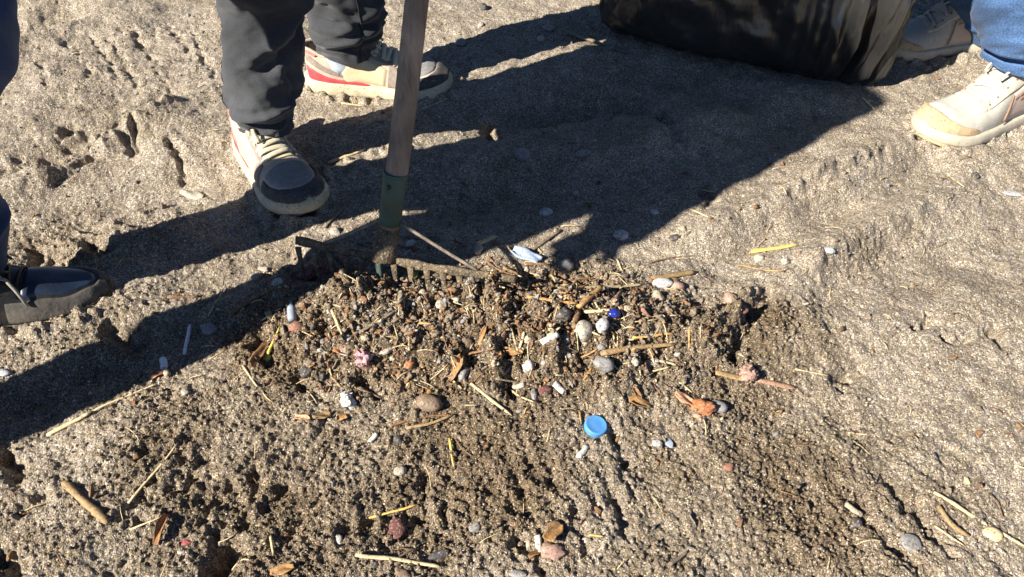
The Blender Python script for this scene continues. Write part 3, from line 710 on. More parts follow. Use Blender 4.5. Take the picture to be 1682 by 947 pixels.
def rot_ellipse_loft(mb, rows, ang, seg=40):
    th = np.linspace(0, 2 * np.pi, seg, endpoint=False); ca, sa = math.cos(ang), math.sin(ang)
    P = []
    for (z, cx, cy, a, b) in rows:
        P.append([(cx + a * math.cos(t) * ca - b * math.sin(t) * sa, cy + a * math.cos(t) * sa + b * math.sin(t) * ca, z + .004 * math.sin(5 * t + z * 30)) for t in th])
    b0 = mb.grid(P, wrap=True); mb.cap([b0 + k for k in range(seg)], True); mb.cap([b0 + (len(rows) - 1) * seg + k for k in range(seg)])
def arm_tube(mb, sh, el, wr, r0=.062, r1=.05, r2=.042):
    pts = []; rad = []
    for k in np.linspace(0, 1, 9): pts.append(Vector(sh).lerp(Vector(el), k)); rad.append(r0 + (r1 - r0) * k + .004 * math.sin(k * 17))
    for k in np.linspace(0, 1, 9)[1:]: pts.append(Vector(el).lerp(Vector(wr), k)); rad.append(r1 + (r2 - r1) * k + .004 * math.sin(k * 19))
    mb.tube(pts, rad, 20)
def body_skin(parent, J, face):
    """one continuous figure grown on a skeleton; J holds joint positions, face the direction the head looks"""
    V = []; E = []; RR = []
    def add(p, r, par=None):
        V.append(tuple(p)); RR.append(r)
        if par is not None: E.append((par, len(V) - 1))
        return len(V) - 1
    f = Vector(face).normalized(); lat = f.cross(Vector((0, 0, 1))).normalized()
    pel = add(J['pelvis'], .11); ch = add(J['chest'], .115, add((Vector(J['pelvis']) + Vector(J['chest'])) / 2, .10, pel))
    nk = add(J['neck'], .055, ch); hd = Vector(J['head']); jw = add(hd + Vector((0, 0, -.05)) + f * .03, .058, nk); hm = add(hd + Vector((0, 0, .02)) + f * .01, .082, jw); tp = add(hd + Vector((0, 0, .09)), .06, hm)
    no = add(hd + f * .098 + Vector((0, 0, -.005)), .013, hm)
    for s in (1, -1): add(hd + lat * .088 * s + Vector((0, 0, 0)), .016, hm)
    for s in ('l', 'r'):
        hip = add(J['hip' + s], .085, pel); kn = add(J['knee' + s], .055, hip); an = add(Vector(J['ankle' + s]) + Vector((0, 0, .03)), .032, kn)
        ft = Vector(J['ankle' + s]) * .75 + Vector(J['toe' + s]) * .25; ft.z = .046; mf = add(ft, .018, an); tv = Vector(J['toe' + s]); tv.z = .032; to = add(tv, .010, mf)
        sh = add(J['sh' + s], .052, ch); el = add(J['el' + s], .040, sh); wr = add(J['wr' + s], .027, el)
        pd = (Vector(J['hand' + s]) - Vector(J['wr' + s])).normalized(); pc = Vector(J['wr' + s]) + pd * .075
        pm = add(pc, .030, wr); bend = Vector(J.get('curl' + s, (0, 0, -1))).normalized(); across = pd.cross(bend).normalized()
        for k, ln in enumerate((.062, .072, .068, .052)):
            b0 = pc + pd * .022 + across * (.027 - .018 * k); kk = add(b0, .0095, pm)
            m1 = add(b0 + pd * ln * .45 + bend * ln * .15, .0088, kk); add(b0 + pd * ln * .55 + bend * ln * .62, .0078, m1)
        tb = Vector(J['wr' + s]) + pd * .03 + across * .03; t1 = add(tb, .011, wr); add(tb + across * .02 + pd * .035 + bend * .02, .0095, t1)
    me = bpy.data.meshes.new('body'); me.from_pydata(V, E, []); o = link('body', me, M['skin'], parent)
    md = o.modifiers.new('skin', 'SKIN'); md.use_smooth_shade = True
    for k, sv in enumerate(me.skin_vertices[0].data): sv.radius = (RR[k], RR[k]); sv.use_root = (k == 0)
    o.modifiers.new('sub', 'SUBSURF').levels = 1; o.modifiers['sub'].render_levels = 1
    hb = MB(); hc = hd + Vector((0, 0, .035)) - f * .012
    P = []
    for i in range(12):
        el = math.pi / 2 - i * (math.pi * .62) / 11
        row = []
        for k in range(32):
            az = 2 * math.pi * k / 32; d = math.cos(el) * (f * math.cos(az) + lat * math.sin(az)) + Vector((0, 0, math.sin(el)))
            lim = -.1 if math.cos(az) < .3 else .35
            if math.sin(el) < lim: d = d * .80
            row.append(hc + Vector((d.x * .103, d.y * .103, d.z * .112)) * (1 + .03 * math.sin(az * 9 + i)))
        P.append([tuple(r) for r in row])
    hb.grid(P, wrap=True); hb.build('hair', M['hair'], parent)
    eb = None
    for s in (1, -1):
        em = rock_mesh('eye', 2, M['white_upper'], 0); e = link('eye', em, None, parent); e.scale = (.011,) * 3; e.location = hd + f * .078 + lat * .032 * s + Vector((0, 0, .015))
    return o
# ------------------------------------------------------------------ the person raking, in charcoal joggers
def person_rake():
    root = empty('person', (-.40, 1.27, hz(-.40, 1.27)))
    tag(root, 'person in charcoal fleece joggers and cream, red and grey sneakers, holding the rake', 'person')
    sneaker_colour(root, (-.497, 1.206), (-.340, .985), 1, .004)
    sneaker_colour(root, (-.418, 1.402), (-.128, 1.392), -1, .004)
    mb = MB()
    lean = [(.088, -.433, 1.137, .0505, .052), (.105, -.431, 1.135, .052, .053), (.122, -.430, 1.133, .053, .055), (.134, -.426, 1.132, .061, .060), (.165, -.419, 1.13, .063, .062), (.22, -.405, 1.13, .0615, .063), (.32, -.381, 1.13, .064, .066), (.48, -.36, 1.11, .070, .075), (.66, -.38, 1.15, .085, .09), (.84, -.405, 1.20, .098, .105)]
    P1 = leg_grid(lean, [(.142, .014, -90, 120, .010, .009), (.121, -.010, -70, 80, -.009, .0045), (.150, .016, -140, 70, .005, .008), (.110, .012, -50, 60, .008, .0045), (.099, -.008, -110, 50, -.004, .004), (.305, .05, -30, 75, .014, .016), (.272, .05, -20, 75, -.012, .012), (.22, .06, -50, 60, .004, .02), (.36, -.04, -100, 80, .006, .02), (.185, -.03, -20, 50, .006, .012)], 1, wr=.010)
    add_leg(mb, P1)
    back = [(.088, -.326, 1.402, .057, .055), (.105, -.324, 1.40, .0595, .057), (.122, -.322, 1.398, .062, .06), (.14, -.318, 1.395, .071, .066), (.17, -.316, 1.39, .070, .067), (.21, -.316, 1.385, .070, .068), (.32, -.31, 1.375, .072, .072), (.48, -.29, 1.35, .074, .078), (.66, -.30, 1.345, .088, .09), (.84, -.315, 1.34, .098, .105)]
    P2 = leg_grid(back, [(.148, .018, -60, 120, .010, .011), (.124, .012, -80, 110, -.006, .005), (.185, .025, -50, 90, .009, .012), (.165, -.022, -40, 80, -.009, .007), (.215, -.03, -70, 90, .007, .013), (.138, .02, 10, 50, .008, .012)], 4, wr=.011)
    add_leg(mb, P2)
    rot_ellipse_loft(mb, [(.76, -.36, 1.27, .10, .17), (.82, -.36, 1.27, .125, .19), (.92, -.36, 1.27, .125, .185), (1.0, -.365, 1.275, .115, .165)], math.atan2(-.53, .85))
    tr = mb.build('trousers', M['grey_fleece'], root)
    for P, a0 in ((P1, 187), (P2, 300)):            # stitched side seam
        k = int(a0 / 360 * P.shape[1]) % P.shape[1]; sm = MB(); c = P.mean(1)
        sm.tube([P[i, k] + (P[i, k] - c[i]) / np.linalg.norm(P[i, k] - c[i]) * .0006 for i in range(0, 160, 2)], .0011, 6); sm.build('seam', M['jacket_dark'], tr)
    for (x, y, z0, z1, r) in ((-.445, 1.15, .05, .13, .038), (-.345, 1.402, .05, .13, .038)):
        s = MB(); s.tube([(x, y, z) for z in np.linspace(z0, z1, 6)], r, 24); s.build('sock', M['sock'], root)
    f = Vector((.85, -.53, 0))
    j = MB(); rot_ellipse_loft(j, [(.86, -.36, 1.27, .135, .20), (.95, -.36, 1.27, .135, .195), (1.1, -.355, 1.265, .125, .185), (1.28, -.345, 1.26, .125, .20), (1.40, -.345, 1.26, .11, .19), (1.46, -.345, 1.26, .07, .09), (1.49, -.345, 1.26, .06, .065)], math.atan2(-.53, .85))
    J = dict(pelvis=(-.36, 1.27, .9), chest=(-.345, 1.26, 1.28), neck=(-.345, 1.26, 1.46), head=(-.32, 1.245, 1.60), hipl=(-.405, 1.19, .86), hipr=(-.315, 1.345, .86), kneel=(-.36, 1.11, .48), kneer=(-.29, 1.35, .48), anklel=(-.445, 1.15, .09), ankler=(-.345, 1.40, .09), toel=(-.37, 1.03, .05), toer=(-.19, 1.395, .05),
             shl=(-.43, 1.10, 1.38), shr=(-.25, 1.42, 1.38), ell=(-.28, .97, 1.18), elr=(-.06, 1.34, 1.22), wrl=(-.10, 1.005, 1.00), wrr=(-.02, 1.17, 1.17), handl=(-.005, 1.04, .96), handr=(.035, 1.09, 1.17), curll=(.3, .9, 0), curlr=(.9, .2, 0))
    arm_tube(j, J['shl'], J['ell'], J['wrl']); arm_tube(j, J['shr'], J['elr'], J['wrr']); j.build('jacket', M['jacket_dark'], root)
    body_skin(root, J, f)
person_rake()

# ------------------------------------------------------------------ the person in navy jeans at the left
def person_navy():
    root = empty('person', (-.86, .62, hz(-.86, .62)))
    tag(root, 'person in navy jeans and a dusty dark leather shoe, standing opposite the raker', 'person')
    shoe_dark(root, (-.885, .740), (-.618, .812), 1, .006)
    shoe_dark(root, (-1.06, .42), (-.78, .40), -1, .004)
    mb = MB()
    legA = [(.088, -.788, .778, .060, .056), (.14, -.766, .79, .062, .057), (.20, -.758, .795, .062, .058), (.28, -.738, .795, .064, .060), (.335, -.706, .79, .069, .064), (.40, -.645, .785, .076, .068), (.48, -.612, .775, .082, .072), (.58, -.65, .745, .088, .08), (.70, -.75, .70, .098, .095), (.84, -.82, .655, .105, .105)]
    P = leg_grid(legA, [(.30, .03, -20, 90, -.008, .02), (.36, .03, -30, 90, .006, .02), (.15, .01, -40, 100, .007, .010), (.20, .01, -40, 100, .006, .012)], 8)
    add_leg(mb, P)
    legB = [(.10, -.965, .412, .056, .056), (.30, -.935, .43, .060, .060), (.48, -.905, .445, .068, .068), (.70, -.865, .465, .088, .088), (.84, -.85, .48, .105, .105)]
    add_leg(mb, leg_grid(legB, [], 9))
    rot_ellipse_loft(mb, [(.76, -.84, .57, .11, .17), (.84, -.84, .57, .13, .185), (.94, -.845, .57, .125, .18), (1.0, -.845, .57, .12, .17)], R(8))
    mb.build('trousers', M['navy'], root)
    for (x, y) in ((-.80, .766), (-.985, .427)):
        s = MB(); s.tube([(x, y, z) for z in np.linspace(.05, .17, 6)], .038, 20); s.build('sock', M['jacket_dark'], root)
    j = MB(); rot_ellipse_loft(j, [(.84, -.845, .57, .14, .195), (.95, -.845, .57, .135, .19), (1.05, -.85, .57, .13, .185), (1.22, -.85, .575, .13, .20), (1.35, -.85, .58, .115, .18), (1.40, -.85, .58, .07, .085), (1.44, -.85, .58, .06, .065)], R(8))
    J = dict(pelvis=(-.84, .57, .9), chest=(-.85, .57, 1.22), neck=(-.85, .58, 1.42), head=(-.82, .58, 1.56), hipl=(-.82, .655, .86), hipr=(-.85, .48, .86), kneel=(-.608, .775, .48), kneer=(-.905, .445, .48), anklel=(-.80, .766, .09), ankler=(-.985, .427, .09), toel=(-.66, .80, .05), toer=(-.85, .405, .05),
             shl=(-.85, .75, 1.32), shr=(-.83, .385, 1.33), ell=(-.88, .82, 1.05), elr=(-.86, .315, 1.05), wrl=(-.76, .82, .90), wrr=(-.81, .325, .86), handl=(-.70, .80, .80), handr=(-.79, .33, .76), curll=(1, 0, 0), curlr=(1, .2, 0))
    arm_tube(j, J['shl'], J['ell'], J['wrl']); arm_tube(j, J['shr'], J['elr'], J['wrr'], .066, .056, .05); j.build('jacket', M['jacket_dark'], root)
    body_skin(root, J, (1, 0, 0))
person_navy()

# ------------------------------------------------------------------ the person in blue jeans by the bag
def person_denim():
    root = empty('person', (1.0, 1.44, hz(1.0, 1.44)))
    tag(root, 'person in blue jeans and dusty ivory sneakers beside the black rubbish bag', 'person')
    sneaker_ivory(root, (1.040, 1.328), (.776, 1.214), -1, .002)
    sneaker_ivory(root, (1.075, 1.575), (.805, 1.55), 1, .004)
    mb = MB()
    A = [(.126, .957, 1.304, .076, .074), (.138, .953, 1.302, .079, .076), (.156, .946, 1.297, .082, .08), (.168, .938, 1.292, .089, .085), (.20, .920, 1.286, .089, .085), (.25, .902, 1.282, .089, .085), (.48, .87, 1.30, .088, .09), (.66, .92, 1.34, .098, .10), (.84, .98, 1.375, .105, .105)]
    add_leg(mb, leg_grid(A, [(.158, .014, -110, 100, -.012, .005), (.172, .016, -110, 100, .007, .008), (.140, .012, -60, 60, .008, .006), (.22, .05, -90, 70, .006, .016), (.148, -.018, -50, 50, -.010, .005), (.19, -.03, -60, 60, -.006, .010)], 12, wr=.010), .006)
    B = [(.030, 1.075, 1.57, .078, .07), (.07, 1.04, 1.562, .08, .075), (.117, 1.0, 1.555, .083, .08), (.25, .945, 1.535, .086, .085), (.48, .90, 1.50, .088, .09), (.66, .95, 1.50, .098, .10), (.84, 1.0, 1.515, .105, .105)]
    add_leg(mb, leg_grid(B, [(.08, .02, -110, 100, .006, .008)], 13, wr=.006), .006)
    rot_ellipse_loft(mb, [(.76, 1.0, 1.445, .11, .17), (.84, 1.0, 1.445, .13, .185), (.94, 1.0, 1.445, .125, .18), (1.0, 1.0, 1.445, .12, .17)], 0)
    mb.build('trousers', M['denim'], root)
    for (x, y) in ((.962, 1.298), (1.0, 1.568)):
        s = MB(); s.tube([(x, y, z) for z in np.linspace(.05, .15, 6)], .037, 20); s.build('sock', M['white_upper'], root)
    j = MB(); rot_ellipse_loft(j, [(.86, 1.0, 1.445, .14, .195), (.95, .995, 1.445, .135, .19), (1.1, .985, 1.445, .13, .185), (1.28, .97, 1.445, .13, .205), (1.41, .965, 1.445, .115, .19), (1.47, .965, 1.445, .07, .09), (1.50, .965, 1.445, .06, .065)], 0)
    J = dict(pelvis=(1.0, 1.445, .9), chest=(.97, 1.445, 1.28), neck=(.965, 1.445, 1.47), head=(.93, 1.445, 1.61), hipl=(.98, 1.375, .86), hipr=(1.0, 1.515, .86), kneel=(.87, 1.30, .48), kneer=(.90, 1.50, .48), anklel=(.962, 1.298, .09), ankler=(1.0, 1.568, .09), toel=(.84, 1.245, .05), toer=(.87, 1.555, .05),
             shl=(.97, 1.26, 1.38), shr=(.97, 1.63, 1.38), ell=(.98, 1.20, 1.10), elr=(.90, 1.68, 1.10), wrl=(.90, 1.23, .90), wrr=(.70, 1.63, .93), handl=(.86, 1.25, .80), handr=(.60, 1.60, .86), curll=(-1, 0, 0), curlr=(0, 0, -1))
    arm_tube(j, J['shl'], J['ell'], J['wrl']); arm_tube(j, J['shr'], J['elr'], J['wrr']); j.build('jacket', M['jacket_olive'], root)
    body_skin(root, J, (-1, 0, 0))
person_denim()

# ------------------------------------------------------------------ rubbish bag
def rubbish_bag():
    P0 = np.array([.178, 1.565]); ax = np.array([.948, -.318]); nb = np.array([.318, .948]); Ln = .605
    seg = 420; th = np.linspace(0, 2 * np.pi, seg, endpoint=False); zz = np.concatenate([np.linspace(0, .03, 10)[:-1], np.linspace(.03, .62, 150), np.linspace(.62, .86, 40)[1:]])
    T, Z = np.meshgrid(th, zz); c = np.cos(T); s = np.sin(T)
    sx = .5 + .5 * np.sign(c) * np.abs(c) ** .75
    hd = np.interp(sx, [0, .12, .45, .72, .86, 1.0], [.10, .145, .15, .12, .055, .022])
    sy = hd + hd * np.sign(s) * np.abs(s) ** .8
    bot = np.clip(Z / .035, 0, 1) ** .5
    neck = sstep(.34, .66, Z)
    tuft = sstep(.70, .86, Z)
    # pleats gathered at the right end, running down to the corner
    front = (s < .2)
    win = np.exp(-((sx - .87) / .16) ** 2) * np.where(s < 0, 1, .5)
    fan = sx + (Z - .05) * (.9 - sx) * .55
    rid = 1 - 2.6 * np.abs(fbm(fan * 17 + 40, Z * 1.6 + 3, 801, 2)); fine = 1 - 2.6 * np.abs(fbm(fan * 44 + 9, Z * 3.0, 803, 2))
    pl = win * (.040 * rid + .012 * fine - .020) * np.clip(.35 + Z * 6, 0, 1) * (1 - .3 * neck)
    crump = .026 * (-np.abs(fbm(sx * 5 + 3 + Z * 2.5, Z * 7 + s, 811, 3)) + .16) + .003 * (-np.abs(fbm(sx * 22, Z * 24 + s * 3, 821, 3)) + .15)
    bul = .022 * np.sin(np.clip(Z / .34, 0, 1) * np.pi) * np.exp(-((sx - .80) / .22) ** 2) + .03 * np.sin(np.clip(Z / .34, 0, 1) * np.pi) * np.exp(-((sx - .25) / .3) ** 2)
    off = pl + crump + bul - .028 * (1 - bot)
    lx = Ln * sx + np.sign(c) * (off * np.abs(c) ** 2) - .03 * (1 - bot) * np.sign(c) * np.abs(c)
    ly = sy + np.sign(s) * off * np.abs(s) ** .5
    # undercut of the left half: the film hangs clear of the sand there
    lift = .018 * np.exp(-((sx - .45) / .2) ** 2)
    ly = ly + np.where(s < 0, .022 * np.clip(1 - Z / .05, 0, 1) * np.exp(-((sx - .35) / .3) ** 2), 0)
    nx, ny = .60 * Ln, .15
    q = neck * .90 - tuft * .14 * (1 + .5 * np.sin(T * 7))
    lx = lx * (1 - q) + nx * q; ly = ly * (1 - q) + ny * q
    X = P0[0] + ax[0] * lx + nb[0] * ly; Y = P0[1] + ax[1] * lx + nb[1] * ly
    gz = H(X[0], Y[0]); zb = np.quantile(gz, .35)
    Zw = Z + zb - .006 + .012 * np.exp(-((sx - .2) / .2) ** 2) * (1 - np.clip(Z / .2, 0, 1)) + .004 * fbm(sx * 20, s * 3, 831, 2) * np.clip(1 - Z / .1, 0, 1)
    root = empty('rubbish_bag', (.55, 1.62, float(zb)))
    tag(root, 'bulging black plastic rubbish bag with a pleated corner resting on the sand', 'rubbish bag')
    mb = MB(); b = mb.grid(np.stack([X, Y, Zw], -1), wrap=True); mb.cap([b + k for k in range(seg)], True)
    mb.build('bag_film', M['bag'], root)
    k = MB(); cx = P0 + ax * nx + nb * ny; k.tube([(cx[0] + .036 * math.cos(t), cx[1] + .03 * math.sin(t), zb + .665) for t in np.linspace(0, 2 * math.pi, 24)], .006, 8); k.build('tie', M['bag'], root)
rubbish_bag()

# ------------------------------------------------------------------ rake
def rake():
    zb = .072
    A = np.array([*G(487, 394, zb + .006), zb + .006]); B = np.array([*G(848, 458, zb), zb]); ax = (B - A) / np.linalg.norm(B - A); L = np.linalg.norm(B - A)
    base = A + ax * L * .415
    top_dir = np.array([.069, .070, .342]); top_dir /= np.linalg.norm(top_dir)
    hb = base + top_dir * .012 + np.array([0.0, .012, .0])
    root = empty('rake', (base[0], base[1], hz(base[0], base[1])))
    tag(root, 'garden rake with a weathered wooden handle, green socket and soiled steel teeth', 'rake')
    fw = np.cross(ax, [0, 0, 1]); fw /= np.linalg.norm(fw)          # towards the camera
    # bar: a bevelled flat strip, bowed a little, soiled
    n = 40; rows = []
    for k in np.linspace(0, 1, n):
        c = A + ax * L * k + np.array([0, 0, -.003 * math.sin(k * math.pi)]) + fw * .004 * math.sin(k * 3.0)
        w, h, cv = .0062 + .0009 * math.sin(k * 37) + random.uniform(-.0004, .0004), .0036, .0012
        tl = .55
        u = np.array([0, 0, 1]) * math.cos(tl) + fw * -math.sin(tl); v = fw * math.cos(tl) + np.array([0, 0, 1]) * math.sin(tl)
        # flat face tips towards the camera
        u, v = v, u
        rows.append([c + v * w + u * (h - cv), c + v * (w - cv) + u * h, c - v * (w - cv) + u * h, c - v * w + u * (h - cv), c - v * w - u * (h - cv), c - v * (w - cv) - u * h, c + v * (w - cv) - u * h, c + v * w - u * (h - cv)])
    mb = MB(); b = mb.grid(rows, wrap=True); mb.cap([b + k for k in range(8)], True); mb.cap([b + (n - 1) * 8 + k for k in range(8)])
    bar = mb.build('head_bar', M['rust_metal'], root)
    nt = 14
    for k in range(nt):
        f = (k + .25) / (nt - .5); c = A + ax * L * f + fw * .006; ln = .060 if 0 < k < nt - 1 else .064
        t = MB(); pts = []; rad = []
        for q in np.linspace(0, 1, 9):
            pts.append(c + fw * (.004 + .018 * math.sin(q * 1.5)) + np.array([0, 0, -ln * q - .004]) + ax * (random.uniform(-.0006, .0006) + .010 * q)); rad.append(.0058 * (1 - .70 * q ** .8))
        t.tube(pts, rad, 8, .45, up=tuple(fw)); t.build('tooth', M['green_metal'] if k == 5 else M['rust_metal'], root)
    # forged foot joining bar and socket
    ft = MB(); ft.tube([base + fw * .008 + np.array([0, 0, -.004]), base + np.array([0, 0, .010]), hb + top_dir * .018, hb + top_dir * .040, hb + top_dir * .055], [.019, .018, .0155, .0162, .0165], 24, .72, up=(0, 1, 0)); ft.build('foot', M['rust_metal'], root)
    so = MB(); so.tube([hb + top_dir * q for q in np.linspace(.036, .118, 12)], [.0158 + .0014 * q for q in np.linspace(0, 1, 12)], 32); sk = so.build('socket', M['green_metal'], root)
    lip = MB(); lip.tube([hb + top_dir * q for q in (.115, .117, .119)], [.0172, .0176, .0172], 32); lip.build('socket_rim', M['green_metal'], sk)
    c = hb + top_dir * .106; nl = MB(); d = np.array([-.35, -.94, .0]); nl.tube([c + d * .016, c + d * .0205], .003, 10); nl.build('nail', M['nail'], sk)
    h = MB(); N = 70; pts = []; rad = []
    for q in np.linspace(.03, 1.42, N):
        pts.append(hb + top_dir * q + np.array([.0016 * math.sin(q * 9), .0016 * math.cos(q * 7), 0])); rad.append(.0152 + .0005 * math.sin(q * 13))
    rad[-1] = .011; h.tube(pts, rad, 32)
    hm = h.mesh('handle'); hv = link('handle', hm, M['handle_wood'], root)
    for sg, f in ((-1, .135), (1, .83)):
        r = MB(); e = A + ax * L * f + np.array([0, 0, .004]); s0 = hb + top_dir * .040 + ax * sg * .014; mid = (e + s0) / 2 + np.array([0, 0, -.004]); cv = []
        for q in np.linspace(0, 1, 14): cv.append((1 - q) ** 2 * s0 + 2 * q * (1 - q) * mid + q * q * e)
        r.tube(cv, .0027, 8); r.build('brace_rod', M['steel'], root)
rake()
# ------------------------------------------------------------------ litter, sticks and stones
M['straw'] = mat('pale_straw', (.66, .55, .33), (.50, .38, .20), .6, 270, .3, dust=.2, world=True, grit=0.30)
M['straw_y'] = mat('yellow_reed', (.66, .45, .13), (.52, .33, .09), .6, 180, .3, world=True, grit=0.15)
M['straw_o'] = mat('orange_straw', (.52, .29, .10), (.40, .20, .06), .6, 180, .3, world=True, grit=0.50)
M['reed'] = mat('ochre_reed', (.40, .27, .12), (.26, .16, .07), .65, 180, .4, dust=.3, world=True, grit=0.50)
M['reed_pink'] = mat('pinkish_reed', (.46, .27, .18), (.34, .18, .11), .65, 180, .4, dust=.3, world=True, grit=0.50)
M['bark'] = mat('brown_bark', (.25, .13, .06), (.13, .065, .03), .8, 150, .6, dust=.3, world=True, grit=0.50)
M['twig'] = mat('grey_twig', (.25, .20, .15), (.13, .10, .075), .8, 210, .5, dust=.3, world=True, grit=0.50)
M['p_grey'] = mat('grey_stone', (.27, .27, .27), (.17, .17, .175), .6, 90, .3, dust=.3, world=True, grit=0.50)
M['p_pale'] = mat('pale_grey_stone', (.52, .53, .53), (.40, .41, .42), .55, 90, .2, dust=.2, world=True, grit=0.50)
M['p_beige'] = mat('beige_stone', (.50, .41, .30), (.36, .29, .21), .65, 90, .3, dust=.3, world=True, grit=0.50)
M['p_white'] = mat('white_shell_stone', (.47, .43, .36), (.34, .30, .24), .6, 90, .3, dust=.25, world=True, grit=0.50)
M['p_dark'] = mat('dark_stone', (.065, .065, .07), (.035, .035, .04), .6, 90, .3, dust=.35, world=True, grit=0.50)
M['p_red'] = mat('red_brown_stone', (.33, .15, .10), (.22, .10, .065), .7, 90, .3, dust=.25, world=True, grit=0.50)
M['p_brown'] = mat('brown_stone', (.24, .165, .11), (.15, .10, .068), .65, 120, .3, dust=.3, world=True, grit=0.50)
M['p_pink'] = mat('pinkish_stone', (.42, .26, .21), (.30, .18, .14), .7, 90, .3, dust=.25, world=True, grit=0.50)
M['paper'] = mat('white_paper', (.56, .54, .50), (.44, .42, .38), .8, 120, .2, world=True, grit=0.30)
M['pinkpaper'] = mat('pink_wrapper', (.46, .16, .22), (.42, .33, .32), .6, 360, .2, world=True, grit=0.50)
M['maroon'] = mat('maroon_scrap', (.16, .045, .05), (.09, .03, .03), .7, 180, .4, dust=.3, world=True, grit=0.50)
M['orange'] = mat('orange_peel', (.50, .19, .07), (.34, .11, .045), .6, 270, .4, world=True, grit=0.50)
M['peach'] = mat('peach_peel', (.64, .34, .20), (.55, .26, .14), .6, 270, .3, world=True, grit=0.50)
M['leaf_o'] = mat('orange_leaf', (.36, .20, .07), (.22, .11, .04), .7, 180, .3, world=True, grit=0.50)
M['leaf_b'] = mat('brown_leaf', (.30, .15, .06), (.18, .08, .035), .7, 180, .3, world=True, grit=0.50)
M['leaf_yellow'] = mat('yellow_leaf', (.62, .56, .10), (.48, .44, .08), .6, 180, .2, world=True, grit=0.50)
M['cap_blue'] = mat('blue_cap_plastic', (.085, .28, .60), (.06, .24, .56), .5, 120, .12, spec=.35, dust=.25, world=True, grit=0.12)
M['foam_blue'] = mat('pale_blue_foam', (.36, .45, .60), (.28, .36, .50), .7, 210, .5, dust=.2, world=True, grit=0.25)
M['glass_blue'] = mat('cobalt_glass', (.02, .035, .28), (.012, .02, .20), .15, 90, .1, spec=.6, world=True, grit=0.15)
M['stick_white'] = mat('white_plastic_stick', (.70, .74, .78), (.62, .66, .70), .4, 90, .1, world=True, grit=0.10)
M['vial'] = mat('frosted_plastic', (.30, .34, .40), (.24, .27, .33), .3, 90, .1, spec=.5, world=True, grit=0.10)
M['pink_red'] = mat('faded_red_scrap', (.50, .12, .13), (.40, .10, .10), .7, 180, .3, world=True, grit=0.50)
M['clod'] = SAND
def rest_line(p, q, r, ends=True):
    n = 15; t = np.linspace(0, 1, n); hh = H(p.x + (q.x - p.x) * t, p.y + (q.y - p.y) * t)
    k = np.polyfit(t, hh, 1); res = hh - np.polyval(k, t); up = float(np.quantile(res, .80))
    return p.x, p.y, k[1] + up + r * .55, q.x, q.y, k[0] + k[1] + up + r * .55
def stick(name, label, cat, a, b, wpx, m, bend=0.0, flat=.75, taper=.7, group=None, seg=8, hollow=False, joint=None, mid=None):
    p = at(*a); q = at(*b); r = wpx * .5 * mpp(*a)
    x0, y0, z0, x1, y1, z1 = rest_line(p, q, r)
    d = Vector((x1 - x0, y1 - y0, z1 - z0)); L = d.length; n = max(6, int(L / .008)); side = Vector((-d.y, d.x, 0)).normalized()
    rr = random.Random(hash((a, b)) & 0xffff)
    c0 = Vector((x0, y0, z0)); pts = []; rad = []
    jn = [rr.uniform(.2, .8)] if L > .04 else []
    w1 = rr.uniform(-1, 1) * .012; w2 = rr.uniform(-1, 1) * .006
    for k in range(n + 1):
        t = k / n
        pts.append(d * t + side * (bend * L * math.sin(math.pi * t) + L * (w1 * math.sin(5 * t + 1) + w2 * math.sin(11 * t))) + Vector((0, 0, L * .006 * math.sin(7 * t + w1 * 90))))
        e = 1 - (1 - taper) * t
        e *= 1 + .10 * rr.uniform(-1, 1)
        for j in jn: e *= 1 + .28 * math.exp(-((t - j) / .025) ** 2)
        rad.append(r * e)
    rad[0] *= .8; rad[-1] *= .6
    mb = MB(); mb.tube(pts, rad, seg, flat, caps=True)
    o = mb.build(name, m); o.location = c0
    return tag(o, label, cat, group)
def pebble(name, label, cat, x, y, wpx, hpx, m, seed=0, thick=.55, rot=None, amp=.32, sub=3, bury=.35, group=None, ridge=False, freq=1.2):
    p = at(x, y); k = mpp(x, y); w = wpx * .5 * k; el = math.atan2(CAM_H, p.y)
    dpt = max(hpx * .5 * k / math.sin(el) * .85, w * .35)
    me = rock_mesh(name, sub, m, amp, seed, freq=freq, ridge=ridge); o = link(name, me)
    o.scale = (w, dpt, min(w, dpt) * thick * 1.3)
    o.rotation_euler = (random.uniform(-.2, .2), random.uniform(-.2, .2), R(rot) if rot is not None else random.uniform(-.4, .4))
    base = float(np.quantile(H(p.x + w * .6 * np.cos(np.arange(8)), p.y + dpt * .6 * np.sin(np.arange(8))), .6))
    o.location = (p.x, p.y, base + o.scale[2] * (1 - 2 * bury) * .75)
    return tag(o, label, cat, group)
def crumple(name, label, cat, x, y, wpx, hpx, m, seed=0):
    # a creased ball with flat facets
    rr = np.random.default_rng(seed); o = pebble(name, label, cat, x, y, wpx, hpx, m, seed, .8, amp=.5, sub=3, bury=.25, freq=1.7)
    me = o.data; co = np.zeros(len(me.vertices) * 3); me.vertices.foreach_get('co', co); co = co.reshape(-1, 3)
    co *= (1 + rr.uniform(-.26, .14, len(co)))[:, None]; me.vertices.foreach_set('co', co.ravel()); me.polygons.foreach_set('use_smooth', np.zeros(len(me.polygons), bool)); me.update()
    return o
